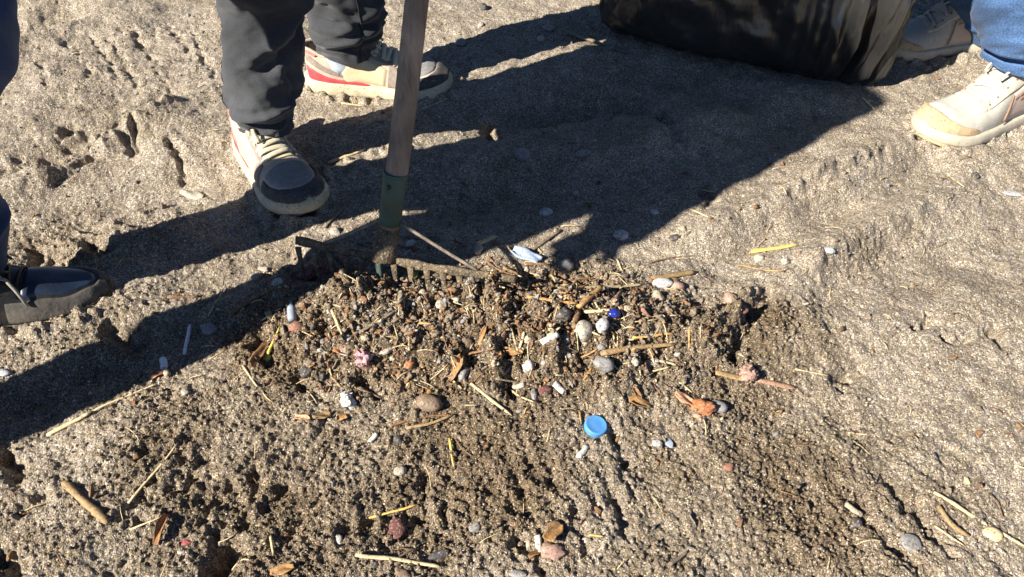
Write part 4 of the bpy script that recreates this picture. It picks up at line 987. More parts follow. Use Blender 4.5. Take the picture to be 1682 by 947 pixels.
def flake(name, label, cat, a, b, wpx, m, curl=.5, thick=.0011, tip=.3, group=None, seed=0, warp=.25, lift=.1):
    """a thin curled piece (leaf, bark, peel, wrapper) with real thickness, lying from a to b"""
    p = at(*a); q = at(*b); k = mpp(*a); w = wpx * .5 * k
    x0, y0, z0, x1, y1, z1 = rest_line(p, q, .002)
    d = Vector((x1 - x0, y1 - y0, z1 - z0)); L = d.length; dn = d.normalized(); side = Vector((-dn.y, dn.x, 0)).normalized(); up = Vector((0, 0, 1)); rr = np.random.default_rng(seed + 11)
    n, kk = 16, 9; top = []; bot = []
    ph = rr.random(4) * 6
    for i in range(n):
        t = i / (n - 1); ww = w * (tip + (1 - tip) * math.sin(math.pi * min(max(t * .96 + .02, 0), 1)) ** .6) * (1 + .15 * math.sin(9 * t + ph[0]))
        rt = []; rb = []
        for j in range(kk):
            s = 2 * j / (kk - 1) - 1
            z = curl * w * (s * s) * (1 + .4 * math.sin(5 * t + ph[1])) + warp * w * math.sin(4 * t + 3 * s + ph[2]) + lift * L * math.sin(math.pi * t) * .5
            c = d * t + side * (ww * s) + up * z
            rt.append(tuple(c + up * thick)); rb.append(tuple(c))
        top.append(rt); bot.append(rb)
    mb = MB(); loop = [[*tp, *bt[::-1]] for tp, bt in zip(top, bot)]
    b0 = mb.grid(loop, wrap=True); mm = 2 * kk; mb.cap([b0 + j for j in range(mm)], True); mb.cap([b0 + (n - 1) * mm + j for j in range(mm)])
    o = mb.build(name, m); o.location = (x0, y0, z0 + .0005)
    return tag(o, label, cat, group)
def lathe(name, prof, m, seg=32, parent=None, mod=None):
    P = []
    for i, (r, z) in enumerate(prof): P.append([((r * (1 + (mod(i, 2 * math.pi * k / seg) if mod else 0))) * math.cos(2 * math.pi * k / seg), (r * (1 + (mod(i, 2 * math.pi * k / seg) if mod else 0))) * math.sin(2 * math.pi * k / seg), z) for k in range(seg)])
    mb = MB(); b = mb.grid(P, wrap=True); mb.cap([b + k for k in range(seg)], True); mb.cap([b + (len(prof) - 1) * seg + k for k in range(seg)])
    return mb.build(name, m, parent)
def bottle_cap():
    p = at(977, 702)
    ridg = lambda i, t: (.022 * math.sin(t * 40) if 1 <= i <= 4 else 0)
    o = lathe('bottle_cap', [(.0120, 0), (.0147, .0), (.0150, .002), (.0150, .0072), (.0148, .0086), (.0141, .0094), (.0128, .0097), (.0124, .0095), (.006, .0096), (.0005, .0096)], M['cap_blue'], 120, mod=ridg)
    o.location = (p.x, p.y, p.z - .0015); o.rotation_euler = (R(5), R(8), .4)
    tag(o, 'bright blue plastic bottle cap lying face up on the raked sand', 'bottle cap')
bottle_cap()
def tube_bit(name, label, cat, a, b, wpx, m, m2=None, split=.6, group=None):
    p = at(*a); q = at(*b); r = wpx * .5 * mpp(*a); x0, y0, z0, x1, y1, z1 = rest_line(p, q, r); d = Vector((x1 - x0, y1 - y0, z1 - z0))
    e = empty(name, (x0, y0, z0)) if m2 else None
    def seg_(t0, t1, mm, nm, rs, parent):
        mb = MB(); ts = np.linspace(t0, t1, 7); side = Vector((-d.y, d.x, 0)).normalized()
        mb.tube([Vector((x0, y0, z0)) * (1 if parent else 0) + d * float(t) + side * (.03 * d.length * math.sin(8 * t)) for t in ts], [rs * (1 + .08 * math.sin(19 * t)) for t in ts], 14, .85); return mb.build(nm, mm, parent)
    if m2:
        seg_(0, split, m, 'filter', r, e); seg_(split, 1, m2, 'paper_end', r * .92, e); o = e
    else:
        o = seg_(0, 1, m, name, r, None); o.location = (x0, y0, z0)
    return tag(o, label, cat, group)

ST = 'stick'
stick('reed_piece', 'thick ochre reed piece lying alone below the pale straws on raked sand', ST, (106, 794), (181, 863), 12, M['reed'], flat=.7, taper=.95)
stick('straw', 'pale yellow straw lying over rake furrows, shadow beneath it', 'straw', (212, 828), (296, 734), 5, M['straw'], taper=.6)
stick('straw', 'pale thick straw lying along the edge of the long leg shadow', 'straw', (80, 718), (152, 678), 8, M['straw'], taper=.8)
stick('straw', 'long thin straw continuing the thick pale straw along the shadow edge', 'straw', (150, 680), (262, 634), 4, M['straw'], taper=.6, bend=.03)
stick('straw', 'short white straw pointing at a curled brown bark strip', 'straw', (215, 871), (266, 851), 4, M['straw'], taper=.5)
flake('bark_strip', 'curled orange brown bark strip among the rake furrows', 'bark', (256, 896), (276, 846), 14, M['leaf_b'], .8, seed=1)
stick('straw', 'long pale straw lying beneath a dark red scrap and a grey stone chip', 'straw', (585, 914), (726, 935), 7, M['straw'], taper=.8, bend=.01)
stick('straw', 'short golden straw just above the dark red scrap', 'straw', (608, 858), (687, 837), 4.5, M['straw_y'], taper=.8)
stick('twig', 'thin grey twig crossing the end of a long pale straw', ST, (652, 918), (692, 896), 4, M['twig'], taper=.7)
stick('straw', 'long white straw with a dark shadow, beside a pale yellow disc', 'straw', (1533, 809), (1684, 900), 6.5, M['straw'], taper=.85)
stick('reed_piece', 'curved tan reed piece lying below the long white straw', ST, (1540, 832), (1590, 882), 9, M['reed'], bend=-.12, taper=1.0)
stick('straw', 'short pale straw beside the curved tan reed', 'straw', (1527, 872), (1582, 896), 4.5, M['straw'])
stick('reed_piece', 'bright yellow reed piece alone on smooth dry sand', ST, (1233, 415), (1309, 402), 9, M['straw_y'], flat=.5, taper=.7)
stick('reed_piece', 'thick weathered reed piece resting against a grey pebble', ST, (1068, 460), (1141, 448), 10, M['reed'], taper=.9)
stick('straw', 'long pale straw ending behind the orange forked stem', 'straw', (950, 486), (1056, 467), 7, M['straw'], taper=.6)
stick('stem', 'orange straw stem pointing to the forked brown stem', 'stem', (866, 501), (948, 509), 6, M['straw_o'], taper=.8)
stick('stem', 'broad orange brown stem half, thickest arm of the fork', 'stem', (948, 515), (988, 484), 11, M['straw_o'], taper=.8)
stick('stem', 'dark brown stem stub below the orange fork', 'stem', (949, 514), (942, 542), 10, M['bark'], taper=.8)
stick('straw', 'short tan straw touching the cobalt glass piece', 'straw', (955, 535), (1001, 512), 7, M['straw'], taper=.8)
stick('branch_piece', 'tapered bark coloured branch piece, palest at its thick end', ST, (985, 588), (1110, 564), 11, M['reed'], taper=.6, bend=.02)
stick('reed_piece', 'split ochre reed half with a clod on its end', ST, (1174, 615), (1232, 628), 11, M['reed'], flat=.5, taper=.9)
stick('reed_piece', 'pinkish reed half continuing beyond the clod', ST, (1238, 627), (1308, 637), 11, M['reed_pink'], flat=.5, taper=.85)
pebble('sand_clod', 'small clod of caked pinkish sand on the split reed', 'clod', 1226, 622, 30, 26, M['p_pink'], 3, .8, amp=.55, sub=4, bury=.05, freq=2.6, ridge=True)
stick('straw', 'tan straw leaning down from a dark pit in the heap', 'straw', (773, 633), (841, 684), 6, M['straw'], taper=.7)
stick('straw', 'short pale straw in the sun beyond the nearest laced sneaker', 'straw', (540, 272), (602, 247), 6, M['straw'], taper=.7)
stick('stem', 'grey tan stem slanting out of the shadow near the pale blue foam', 'stem', (870, 416), (921, 379), 7, M['twig'], taper=.8)
stick('plastic_stick', 'thin white plastic stick lying in the shadow of a leg', 'plastic stick', (304, 583), (312, 534), 6.5, M['stick_white'], flat=1, taper=1)
stick('twig', 'short pair of brown twigs between the two leg shadows', ST, (276, 490), (328, 488), 6, M['bark'], taper=.8)
flake('dead_leaf', 'long brown willow leaf standing on edge beside a green yellow straw', 'leaf', (420, 612), (438, 558), 16, M['leaf_b'], .5, seed=3, tip=.25)
stick('straw', 'greenish yellow straw leaning over a yellow scrap', 'straw', (440, 590), (462, 542), 6, M['leaf_yellow'], taper=.4)
pebble('yellow_scrap', 'tiny bright yellow green scrap beside the brown willow leaf', 'scrap', 440, 589, 14, 12, M['leaf_yellow'], 5, .6, amp=.4)
stick('straw', 'short pale straw with a bent twin near the bluish vial', 'straw', (546, 512), (562, 552), 5, M['straw'])
stick('twig', 'brown twig slanting over the heap near the pink wrapper ball', ST, (590, 548), (652, 514), 6, M['twig'], taper=.6)
stick('twig', 'dark thin twig above the round brown stone', ST, (640, 702), (742, 682), 5, M['bark'], bend=.05, taper=.7)
stick('twig', 'curved tan twig below the round brown stone', ST, (668, 704), (745, 681), 6, M['reed'], bend=-.05, taper=.7)
flake('leaf_shard', 'bright lemon yellow leaf shard under the rake teeth', 'leaf', (677, 474), (686, 446), 9, M['leaf_yellow'], .2, seed=4, tip=.5)
stick('twig', 'grey twig lying in shade beyond the front sneaker toe', ST, (533, 376), (592, 316), 5, M['twig'], taper=.6)
stick('stick', 'long bleached stick in shade pointing at the rubbish bag', ST, (925, 46), (1032, 90), 7, M['twig'], taper=.6, bend=-.03)
stick('straw', 'thin upright grass stem rising from the heap behind the orange stem', 'straw', (903, 455), (906, 515), 4, M['straw'], bend=.05, taper=.6)
stick('straw', 'short straw standing beside the grey pebble at the heap edge', 'straw', (1013, 428), (1024, 450), 4, M['straw'])
stick('twig', 'hair thin dark twig on smooth sand above the weathered reed', ST, (1062, 433), (1140, 420), 3, M['bark'], taper=.6, bend=.05)
stick('straw', 'thin orange straw next to the white pebble and yellow reed', 'straw', (1215, 438), (1285, 449), 3.5, M['straw_o'], bend=-.06)
stick('straw', 'thin golden straw above the tapered branch piece', 'straw', (1038, 558), (1082, 556), 4, M['straw_y'])
stick('straw', 'thin pale straw below two whitish chips', 'straw', (1068, 611), (1100, 606), 4, M['straw'])
stick('straw', 'short pale straw on smooth sand beside the pleated bag corner', 'straw', (1416, 160), (1436, 180), 4, M['straw'])
stick('straw', 'pale hair thin straw on the dry sand next to the long crack', 'straw', (1553, 288), (1582, 310), 3, M['straw'])
stick('straw', 'short bent straw beside a small hole in the sunlit sand', 'straw', (1155, 300), (1176, 315), 4, M['straw'])
stick('straw', 'thin straw in the sunlit sand below the shadow edge', 'straw', (1135, 343), (1163, 358), 3.5, M['straw'])
stick('straw', 'short pale straw beside the sole of the sneaker behind the rake handle', 'straw', (560, 171), (600, 175), 4, M['straw'])
stick('straw', 'thin grass stem beneath the rear sneaker toe in shade', 'straw', (690, 178), (735, 160), 3, M['straw'])
stick('twig', 'tan twig lying on the rake head beside the right brace', ST, (826, 446), (868, 452), 5, M['reed'])
stick('twig', 'pale cut reed stub standing by the right brace rod', ST, (783, 405), (815, 391), 8, M['straw'], taper=.95)
stick('twig', 'grey twig crossing the dark hollow under the rake', ST, (500, 462), (560, 425), 4, M['twig'])
stick('twig', 'brown root lying in the leg shadow below the rake', ST, (380, 520), (470, 470), 10, M['bark'], bend=.04, taper=.5)
stick('twig', 'thin straight stem in the leg shadow near the vial', ST, (428, 526), (462, 505), 3.5, M['straw'])
stick('twig', 'thin stem across the shadow beside the white plastic stick', ST, (247, 570), (302, 568), 3, M['twig'])
stick('straw', 'short straw near the shadow between the navy leg and the rake', 'straw', (345, 525), (372, 470), 3, M['straw'])
stick('straw', 'bent straw beside the lower end of the willow leaf', 'straw', (398, 600), (424, 638), 4, M['straw'])
stick('straw', 'short golden straw standing in the open raked sand', 'straw', (738, 722), (746, 768), 5, M['straw_y'], taper=.5)
stick('straw', 'short pale straw stuck upright near the hollow in the sand', 'straw', (445, 880), (450, 912), 5, M['straw'])
stick('straw', 'pale thin straw in the heap below the dark pit', 'straw', (838, 540), (852, 582), 4, M['straw'])
stick('straw', 'small pale straw beside the cigarette ends below the heap', 'straw', (838, 645), (876, 664), 4, M['straw'], bend=-.05)
stick('twig', 'reddish short twig below the leaf fragments of the heap', ST, (765, 580), (812, 574), 5, M['bark'])
stick('straw', 'thin straw beside the small smooth beige pebble', 'straw', (968, 879), (990, 883), 3.5, M['straw_y'])
stick('straw', 'tiny straw lying alone on open sand beyond the split reed', 'straw', (1392, 712), (1428, 716), 3, M['straw'])
stick('straw', 'pale straw half buried under a split reed', 'straw', (1306, 605), (1360, 618), 3, M['straw'])
stick('twig', 'dark forked twig poking from the sand near the pink flat stone', ST, (1098, 930), (1130, 905), 8, M['twig'], taper=.5)
stick('stem', 'short stub of brown stem beside the pale rounded pebbles', 'stem', (1008, 500), (1020, 480), 8, M['p_pink'])

PB = 'pebble'
pebble('pebble', 'smooth pale grey oval pebble alone on dry sand', PB, 1020, 388, 27, 17, M['p_pale'], 1, .6, 10, .05)
pebble('stone', 'round speckled brown stone, the largest in the raked heap', 'stone', 705, 665, 44, 29, M['p_brown'], 2, .6, -15, .06, bury=.2)
pebble('pebble', 'grey oval pebble touching the orange peel', PB, 1180, 668, 30, 22, M['p_grey'], 3, .6, -20, .08)
pebble('pebble', 'grey and white pebble under the weathered reed', PB, 1086, 467, 36, 18, M['p_pale'], 4, .6, -10, .12)
pebble('pebble', 'pinkish tan pebble beside the grey and white pebble', PB, 1112, 472, 24, 18, M['p_pink'], 5, .6)
pebble('pebble', 'rough beige pebble below the weathered reed', PB, 1078, 491, 24, 22, M['p_beige'], 6, .7)
pebble('pebble', 'small smooth cream pebble below the rough beige pebble', PB, 1094, 506, 17, 13, M['p_white'], 7, .6, amp=.06)
pebble('pebble', 'small orange tan pebble next to the cobalt glass', PB, 1030, 508, 15, 11, M['p_beige'], 8, .6, amp=.06)
pebble('stone', 'chunky whitish stone with a flat face, by the stem stub', 'stone', 955, 558, 30, 32, M['p_white'], 9, .9, amp=.22)
pebble('stone', 'small upright grey white chip beside the chunky whitish stone', 'stone', 930, 556, 13, 26, M['p_white'], 10, .8)
tube_bit('cigarette_end', 'crumpled white cigarette end beside the chunky whitish stone', 'cigarette end', (889, 557), (916, 556), 11, M['paper'])
pebble('pebble', 'two-tone grey pebble under the cobalt glass', PB, 989, 535, 18, 22, M['p_pale'], 11, .7)
pebble('glass_piece', 'cobalt blue glass piece resting on pebbles', 'glass', 1008, 521, 20, 14, M['glass_blue'], 12, .6, amp=.12, bury=-.05)
pebble('stone', 'rough dark grey stone at the tip of the tapered branch', 'stone', 992, 600, 32, 24, M['p_grey'], 13, .7, amp=.28)
pebble('stone', 'black crinkled lump beneath the forked orange stem', 'stone', 925, 518, 26, 20, M['p_dark'], 14, .7, amp=.35, freq=2.5)
pebble('disc', 'round pale yellow flat pebble beside the long white straw', PB, 1631, 877, 32, 27, M['straw'], 15, .4, amp=.05)
pebble('stone', 'flat grey stone sunk in sand near the pale yellow disc', 'stone', 1494, 892, 34, 32, M['p_grey'], 16, .35, amp=.14)
tube_bit('cigarette_end', 'pale cigarette end lying on open sand above a dark chip', 'cigarette end', (1388, 828), (1414, 847), 10, M['p_beige'])
pebble('pebble', 'dark green grey chip just below a pale cigarette end', PB, 1405, 860, 18, 20, M['p_dark'], 17, .6)
crumple('crumpled_paper', 'crumpled white paper ball beside the round brown stone', 'paper', 571, 658, 24, 30, M['paper'], 18)
flake('paper_scrap', 'torn white paper scrap at the rake teeth', 'paper', (760, 470), (792, 462), 18, M['paper'], .6, seed=6)
flake('foam_piece', 'pale blue scalloped foam piece lying behind the rake end', 'foam', (842, 414), (886, 432), 22, M['foam_blue'], .25, thick=.004, tip=.6, seed=31, warp=.15)
flake('shell', 'broken cream shell lying on dry sand past the sneaker heel', 'shell', (298, 314), (333, 325), 20, M['p_white'], -.5, seed=7, tip=.6)
crumple('wrapper_ball', 'crumpled pink and white wrapper ball in the heap', 'wrapper', 598, 593, 28, 27, M['pinkpaper'], 20)
flake('dead_leaf', 'small orange brown leaf beside the pink wrapper', 'leaf', (549, 575), (575, 583), 17, M['orange'], .5, seed=8)
flake('dead_leaf', 'little curled orange leaf by a grey upright pebble', 'leaf', (738, 612), (760, 602), 16, M['leaf_o'], .6, seed=9)
pebble('pebble', 'grey upright pebble beside the little curled orange leaf', PB, 762, 612, 13, 24, M['p_grey'], 21, .8)
pebble('pebble', 'flat grey pebble in deep shade, the biggest there', PB, 858, 254, 28, 17, M['p_grey'], 22, .5, amp=.06)
pebble('pebble', 'narrow bluish grey pebble in the deep shade with a chipped end', PB, 958, 254, 27, 10, M['p_grey'], 23, .5, amp=.06)
pebble('pebble', 'pale pebble in shade, the brightest below the bag', PB, 888, 65, 13, 7, M['p_white'], 24, .6, amp=.06)
pebble('pebble', 'dim grey pebble half in shade at the sunlit edge', PB, 757, 71, 16, 12, M['p_grey'], 25, .5)
pebble('pebble', 'long grey pebble in shade beside the bleached stick', PB, 902, 47, 18, 8, M['p_grey'], 26, .5)
pebble('pebble', 'small dark pebble in shade near the handle shadow', PB, 945, 290, 14, 7, M['p_grey'], 27, .5)
pebble('pebble', 'white oval pebble in the thin sunlit gap between shadows', PB, 897, 351, 26, 14, M['p_pale'], 28, .6, 35, .08)
pebble('pebble', 'small white chip at the top of the sunlit gap', PB, 946, 319, 11, 8, M['p_white'], 29, .6)
pebble('shell_piece', 'small white shell piece behind the left brace rod', 'shell', 551, 380, 20, 12, M['p_white'], 30, .6)
flake('paper_scrap', 'small white paper scrap beside the rake socket', 'paper', (668, 408), (682, 398), 12, M['paper'], .5, seed=10)
pebble('stone', 'whitish stone between the cut reed stub and the brace', 'stone', 786, 412, 14, 18, M['p_white'], 31, .8)
tube_bit('cigarette_end', 'clean white cigarette end just below the blue cap', 'cigarette end', (950, 752), (964, 734), 10, M['paper'])
tube_bit('cigarette_end', 'grubby white cigarette end in the heap near a reddish scrap', 'cigarette end', (910, 628), (926, 646), 11, M['paper'])
pebble('scrap', 'reddish scrap beside the grubby cigarette end', 'scrap', 893, 642, 26, 18, M['maroon'], 32, .5, amp=.3)
tube_bit('cigarette_end', 'pale olive cigarette end lying level with the reddish scrap', 'cigarette end', (843, 638), (860, 637), 10, M['p_white'])
pebble('pebble', 'upright speckled pebble between the reddish scrap and the straw', PB, 877, 650, 12, 20, M['p_grey'], 33, .8)
def vial():
    p = at(481, 530); q = at(478, 496); d = (q - p); L = max(d.length, .03)
    prof = [(.0, 0), (.0058, .0004), (.0062, .003), (.0062, L * .52), (.0060, L * .56), (.0062, L * .60), (.0050, L * .72), (.0028, L * .80), (.0022, L * .98), (.0012, L)]
    o = lathe('dropper_vial', prof, M['vial'], 24); dn = d.normalized(); o.rotation_euler = dn.to_track_quat('Z', 'Y').to_euler(); o.location = (p.x, p.y, p.z + .004)
    tag(o, 'small bluish plastic dropper vial with a thin tip, in shade', 'vial')
vial()
pebble('pebble', 'red brown pebble at the base of the dropper vial', PB, 488, 540, 24, 16, M['p_red'], 34, .7, amp=.18)
tube_bit('cigarette_end', 'pale cigarette end upright at the shadow edge', 'cigarette end', (268, 592), (275, 618), 11, M['stick_white'], M['p_beige'], .6)
flake('bark_chip', 'small orange bark chip beside the upright cigarette end', 'bark', (248, 620), (268, 616), 10, M['orange'], .4, seed=12)
pebble('pebble', 'pale bluish stone in the leg shadow near the navy jeans', PB, 6, 614, 26, 13, M['p_pale'], 35, .5)
pebble('pebble', 'white chip on raked sand below the shadow edge', PB, 303, 643, 14, 11, M['p_white'], 36, .5)
pebble('pebble', 'round whitish stone alone in the raked sand below the heap', PB, 657, 774, 20, 18, M['p_white'], 37, .8, amp=.2)
pebble('scrap', 'dark red scrap with a torn edge on the raked sand', 'scrap', 652, 868, 28, 36, M['maroon'], 38, .4, amp=.35, sub=3, freq=2.2)
flake('bark_chip', 'orange brown bark chip leaning over two cigarette ends', 'bark', (900, 890), (918, 862), 24, M['leaf_o'], .3, seed=13, thick=.003, tip=.7)
tube_bit('cigarette_end', 'white cigarette end with grey ash specks under the bark chip', 'cigarette end', (882, 880), (888, 908), 11, M['paper'])
tube_bit('cigarette_end', 'thin pale cigarette end beside a white one', 'cigarette end', (867, 882), (869, 904), 8, M['p_beige'])
flake('bark_chip', 'orange sliver of bark below the cigarette ends', 'bark', (868, 918), (888, 906), 9, M['leaf_o'], .3, seed=14, thick=.002)
pebble('stone', 'flat pinkish brown stone with an angular outline', 'stone', 908, 906, 42, 30, M['p_pink'], 39, .45, amp=.4, freq=1.7)
pebble('pebble', 'tiny bright white chip on the raked sand', PB, 556, 886, 12, 18, M['paper'], 40, .6)
pebble('pebble', 'light grey pebble sunk in raked sand', PB, 781, 869, 22, 20, M['p_grey'], 41, .5)
pebble('pebble', 'small smooth beige pebble next to the cigarette ends', PB, 962, 888, 13, 11, M['p_white'], 42, .6, amp=.05)
pebble('pebble', 'bluish grey pebble on raked sand near the angular pinkish stone', PB, 849, 943, 32, 16, M['p_grey'], 43, .6)
flake('bark_chip', 'orange brown bark chip by a deep hollow in the sand', 'bark', (445, 943), (484, 934), 16, M['leaf_o'], .6, seed=15, thick=.002)
pebble('stone', 'dark elongated stone beneath the long pale straw', 'stone', 720, 912, 36, 14, M['p_dark'], 44, .6, 15)
pebble('stone', 'dark green grey stone chip at the end of a pale straw', 'stone', 616, 928, 14, 14, M['p_dark'], 45, .6)
pebble('pebble', 'tan pebble below the long pale straw', PB, 660, 943, 26, 16, M['p_brown'], 46, .6)
pebble('orange_peel', 'torn vivid orange peel lump next to a grey pebble', 'peel', 1152, 672, 36, 24, M['orange'], 47, .7, amp=.4, sub=4, freq=2.6)
flake('orange_peel', 'flat pale peach peel piece leading to the orange lump', 'peel', (1108, 650), (1140, 664), 17, M['peach'], .4, seed=16, thick=.0025)
pebble('orange_peel', 'small peach crumb below the orange lump', 'peel', 1147, 685, 20, 8, M['peach'], 48, .6)
flake('dead_leaf', 'torn amber leaf beside the peach peel', 'leaf', (1033, 660), (1068, 668), 18, M['leaf_o'], .5, seed=17)
flake('dead_leaf', 'rust red leaf strip above the amber leaf', 'leaf', (1040, 640), (1052, 656), 10, M['leaf_b'], .5, seed=18)
pebble('pebble', 'small white pebble beneath the bright yellow reed', PB, 1246, 426, 18, 13, M['p_white'], 49, .7, amp=.08)
pebble('pebble', 'white chip next to the white pebble near the yellow reed', PB, 1289, 430, 13, 10, M['p_white'], 50, .6)
pebble('stone', 'pink slab of stone tilted at the heap edge', 'stone', 1200, 490, 22, 26, M['p_pink'], 51, .7, 30, .3)
pebble('pebble', 'brown pebble by the dark crack next to the heap', PB, 1216, 522, 16, 14, M['p_red'], 52, .7)
pebble('pebble', 'white chip beside a pale twin below the tapered branch', PB, 1042, 597, 15, 15, M['p_white'], 53, .7)
pebble('pebble', 'long cream chip below the tapered branch piece', PB, 1066, 597, 26, 12, M['p_white'], 54, .5, amp=.3)
pebble('pebble', 'grey mottled pebble beside the amber leaf fragments', PB, 868, 591, 18, 20, M['p_pale'], 55, .8)
pebble('stone', 'dark blue grey stone between the willow leaf and the pink wrapper', 'stone', 505, 612, 22, 18, M['p_dark'], 56, .7)
pebble('pebble', 'white tooth shaped chip in the heap above the pink wrapper', PB, 632, 568, 24, 10, M['p_white'], 57, .6, 20)
pebble('shell_piece', 'pale ring shaped shell in the heap under the rake', 'shell', 724, 503, 16, 18, M['p_white'], 58, .5)
pebble('pebble', 'red brown flat chip beside the pale ring shell', PB, 728, 521, 9, 18, M['p_red'], 59, .5)
pebble('pebble', 'dark square stone chip in sand below the brown stone', PB, 655, 722, 18, 17, M['p_dark'], 60, .7)
tube_bit('cigarette_end', 'small pale cigarette end beside the dark square chip', 'cigarette end', (608, 728), (620, 716), 8, M['paper'])
pebble('pebble', 'orange tan grain in the heap near the rake teeth', PB, 695, 487, 12, 10, M['p_beige'], 61, .7)
pebble('pebble', 'orange crumb beside the pink wrapper ball', PB, 671, 588, 14, 14, M['orange'], 62, .5)
flake('dead_leaf', 'pale curled leaf below the white paper ball', 'leaf', (515, 690), (545, 684), 13, M['reed'], .8, seed=19)
flake('dead_leaf', 'amber leaf scrap next to the pale curled leaf', 'leaf', (555, 692), (570, 684), 13, M['leaf_o'], .6, seed=20)
flake('dead_leaf', 'pinkish curled leaf beside the pale curled leaf', 'leaf', (485, 686), (510, 692), 9, M['peach'], .8, seed=21)
flake('dead_leaf', 'wide amber leaf in the dark pit of the heap', 'leaf', (828, 580), (858, 575), 15, M['leaf_o'], .4, seed=22)
pebble('maroon_cloth', 'dark maroon cloth scrap in the shade below the rake end', 'cloth scrap', 518, 446, 60, 34, M['maroon'], 63, .5, amp=.35, sub=4, freq=2)
pebble('pebble', 'grey pebble in the leg shadow beside the root', PB, 345, 541, 34, 18, M['p_grey'], 64, .5)
pebble('pebble', 'grey blue stone in shadow beside the rake', PB, 456, 466, 20, 18, M['p_pale'], 65, .5)
pebble('pebble', 'white stone between the two leg shadows', PB, 420, 455, 16, 13, M['p_white'], 66, .6)
pebble('shell_piece', 'white shell fragment beside the rake end', 'shell', 432, 441, 22, 9, M['p_white'], 67, .4)
pebble('pebble', 'faint bluish pebble in sun near the shadow edge', PB, 1075, 349, 14, 9, M['p_pale'], 68, .5)
pebble('pebble', 'tan pebble in sun above the hair thin dark twig', PB, 1120, 377, 13, 9, M['p_beige'], 69, .5)
pebble('pebble', 'olive dark pebble on sunlit sand below a tan pebble', PB, 1107, 392, 20, 12, M['p_dark'], 70, .4)
pebble('pebble', 'flat pale chip on the sand beside the crumbled ridge', PB, 1362, 410, 20, 10, M['p_pale'], 71, .5)
pebble('pebble', 'dark round pebble on the dry sand near a hair thin straw', PB, 1601, 290, 13, 10, M['p_dark'], 72, .6)
pebble('pebble', 'broad whitish stone pressed flat into the dry sand', PB, 1662, 318, 34, 12, M['p_pale'], 73, .3)
pebble('pebble', 'speckled grey pebble in shade at the heap end', PB, 930, 438, 26, 20, M['p_grey'], 74, .7, amp=.2)
pebble('scrap', 'faded red scrap pressed into the sand by the furrows', 'scrap', 302, 890, 22, 10, M['pink_red'], 75, .3, amp=.3)
pebble('pebble', 'flat white chip below the faded red scrap', PB, 298, 908, 14, 8, M['p_white'], 76, .4)
pebble('pebble', 'brick red pebble in the open sand next to the blue cap', PB, 1196, 768, 18, 14, M['p_red'], 77, .6)
pebble('pebble', 'dark pebble on the sunlit sand behind the rear sneaker', PB, 794, 13, 14, 9, M['p_dark'], 78, .7)
pebble('pebble', 'white chip in sunlit sand behind the rear sneaker', PB, 790, 41, 9, 7, M['p_white'], 79, .6)
pebble('pebble', 'clear bluish chip near the white stone below the blue cap', PB, 1096, 728, 12, 26, M['vial'], 80, .3, 30)
pebble('pebble', 'grey white pebble just next to the blue cap', PB, 1080, 730, 18, 14, M['p_pale'], 81, .6)

# look-alikes strewn through the heap
MND = [(760, 545, 230, 85), (960, 560, 200, 75), (640, 570, 190, 75), (880, 480, 150, 35)]
def mound_px():
    c = random.choice(MND); return random.gauss(c[0], c[2] * .55), random.gauss(c[1], c[3] * .6)
for k in range(34):
    x, y = mound_px(); s = random.uniform(8, 17)
    kind = random.choice(['p_grey', 'p_grey', 'p_beige', 'p_beige', 'p_white', 'p_dark'])
    nm = {'p_grey': 'grey', 'p_beige': 'beige', 'p_white': 'whitish', 'p_dark': 'blackish'}[kind]
    pebble('pebble', 'little %s pebble mixed into the raked up heap' % nm, PB, x, y, s, s * random.uniform(.6, .95), M[kind], 90 + k, random.uniform(.5, .8), sub=3, amp=.45, bury=.42, group='little %s pebbles in the heap' % nm)
for k in range(96):
    x, y = mound_px(); a = random.uniform(0, math.pi); l = random.uniform(18, 46)
    kind = random.choice(['straw', 'straw', 'twig', 'bark', 'straw_o']); nm = {'straw': 'pale straw', 'twig': 'grey twig', 'bark': 'dark brown twig', 'straw_o': 'orange stem'}[kind]
    stick(nm.split()[-1] + '_bit', 'short bit of %s mixed into the raked up heap' % nm, nm.split()[-1], (x, y), (x + l * math.cos(a), y + l * .6 * math.sin(a)), random.uniform(2.5, 5), M[kind], seg=6, bend=random.uniform(-.08, .08), group='%s bits in the heap' % nm)
for k in range(34):
    x, y = mound_px(); a = random.uniform(0, math.pi); l = random.uniform(9, 18)
    kind = random.choice(['leaf_o', 'leaf_b', 'bark']); nm = {'leaf_o': 'amber', 'leaf_b': 'brown', 'bark': 'dark brown'}[kind]
    flake('leaf_crumb', 'crumpled %s leaf crumb in the raked up heap' % nm, 'leaf', (x, y), (x + l * math.cos(a), y + l * .6 * math.sin(a)), random.uniform(5, 9), M[kind], .6, seed=60 + k, group='%s leaf crumbs in the heap' % nm)

for k in range(22):
    x, y = random.uniform(520, 880), random.uniform(388, 440); a = random.uniform(0, math.pi); l = random.uniform(18, 60)
    kind = random.choice(['straw', 'twig', 'twig', 'bark']); nm = {'straw': 'pale straw', 'twig': 'grey twig', 'bark': 'dark brown twig'}[kind]
    stick(nm.split()[-1] + '_bit', 'bit of %s lying in shade close behind the rake head' % nm, nm.split()[-1], (x, y), (x + l * math.cos(a), y + l * .5 * math.sin(a)), random.uniform(3, 6), M[kind], seg=6, bend=random.uniform(-.1, .1), group='%s bits behind the rake head' % nm)

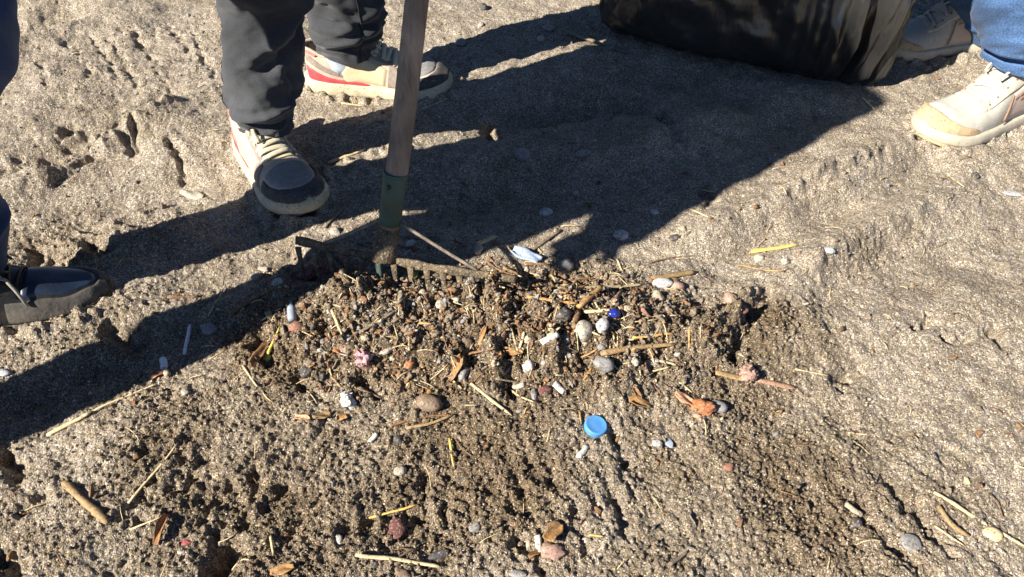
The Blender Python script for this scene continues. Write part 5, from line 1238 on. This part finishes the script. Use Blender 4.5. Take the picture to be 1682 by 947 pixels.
# ------------------------------------------------------------------ loose crumbs and fibres nobody could count
def crumbs():
    n = 130000
    x = rng.uniform(-1.15, 1.15, n); y = rng.uniform(.30, 1.75, n)
    D = disturbed(x, y); DR = disturbed(x, y, ROUGH); clump = fbm(x * 30, y * 30, 901, 3)
    keep = rng.random(n) < np.clip(.03 + 1.05 * sstep(.25, .95, D) + .7 * clump, .02, .95)
    x = x[keep]; y = y[keep]; D = DR[keep]
    r = .0009 + .0012 * rng.random(len(x)) ** 2 + .0034 * rng.random(len(x)) ** 10 * (D > .5)
    z = H(x, y) + r * .35
    s = np.stack([r * rng.uniform(.8, 1.3, len(x)), r * rng.uniform(.8, 1.3, len(x)), r * rng.uniform(.6, 1.0, len(x))], 1)
    for k in range(3):
        m_ = (np.arange(len(x)) % 3) == k
        instanced('sand_crumbs', np.stack([x, y, z], 1)[m_], s[m_], rock_mesh('crumb', 1, SAND, .8, 700 + k), SAND, np.clip(moisture(x[m_], y[m_]), 0, 1), 'loose crumbs of damp sand on the raked ground', 'sand')
crumbs()
def chips(mname, label, n, r0, r1, seed, spread=1.0):
    x = []; y = []
    for k in range(n):
        if random.random() < .87: px, py = mound_px()
        else: px, py = random.uniform(0, 1682), random.uniform(20, 940)
        g = G(px, py); x.append(g[0]); y.append(g[1])
    x = np.array(x); y = np.array(y); r = r0 + (r1 - r0) * rng.random(n) ** 2; z = H(x, y) + r * .25
    s = np.stack([r * rng.uniform(.7, 1.9, n), r * rng.uniform(.6, 1.1, n), r * rng.uniform(.3, .8, n)], 1)
    instanced('stone_chips', np.stack([x, y, z], 1), s, rock_mesh('chip', 2, M[mname], .75, seed), M[mname], None, label, 'stone chips')
chips('p_white', 'tiny whitish shell and stone chips strewn over the sand', 230, .0010, .0030, 750)
chips('p_dark', 'tiny blackish stone chips strewn over the sand', 380, .0014, .0045, 751)
chips('p_grey', 'tiny grey stone chips strewn over the sand', 420, .0014, .0048, 752)
chips('p_red', 'tiny red brown stone chips strewn over the sand', 200, .0012, .0036, 753)
chips('leaf_o', 'tiny amber plant crumbs strewn over the sand', 160, .0012, .0034, 754)
chips('straw', 'tiny pale straw crumbs strewn over the sand', 500, .0010, .0030, 757)
chips('bark', 'tiny dark brown bark crumbs strewn over the sand', 1300, .0014, .0052, 755)
chips('twig', 'tiny drab wood crumbs strewn over the sand', 1100, .0014, .0048, 756)
def fibres():
    for mname, n, lab in (('straw', 300, 'hair thin pale plant fibres strewn over the sand'), ('bark', 260, 'hair thin dark rootlets strewn over the sand')):
        mb = MB()
        for k in range(n):
            if random.random() < .6: px, py = mound_px()
            else: px, py = random.uniform(0, 1682), random.uniform(10, 940)
            g = G(px, py); a = random.uniform(0, 6.28); L = random.uniform(.008, .032); t = np.linspace(0, 1, 5); b = random.gauss(0, .06) * L
            X = g[0] + math.cos(a) * L * t - math.sin(a) * b * np.sin(t * 3.1); Y = g[1] + math.sin(a) * L * t + math.cos(a) * b * np.sin(t * 3.1)
            Z = H(X, Y); Z = .12 * Z + .88 * np.polyval(np.polyfit(t, Z, 1), t) + .0020 + random.uniform(0, .004) * np.sin(t * 3.1)
            mb.tube([Vector(p) for p in zip(X, Y, Z)], [random.uniform(.00045, .0009)] * 5, 4)
        o = mb.build('plant_fibres', M[mname]); tag(o, lab, 'plant fibres', kind='stuff')
fibres()
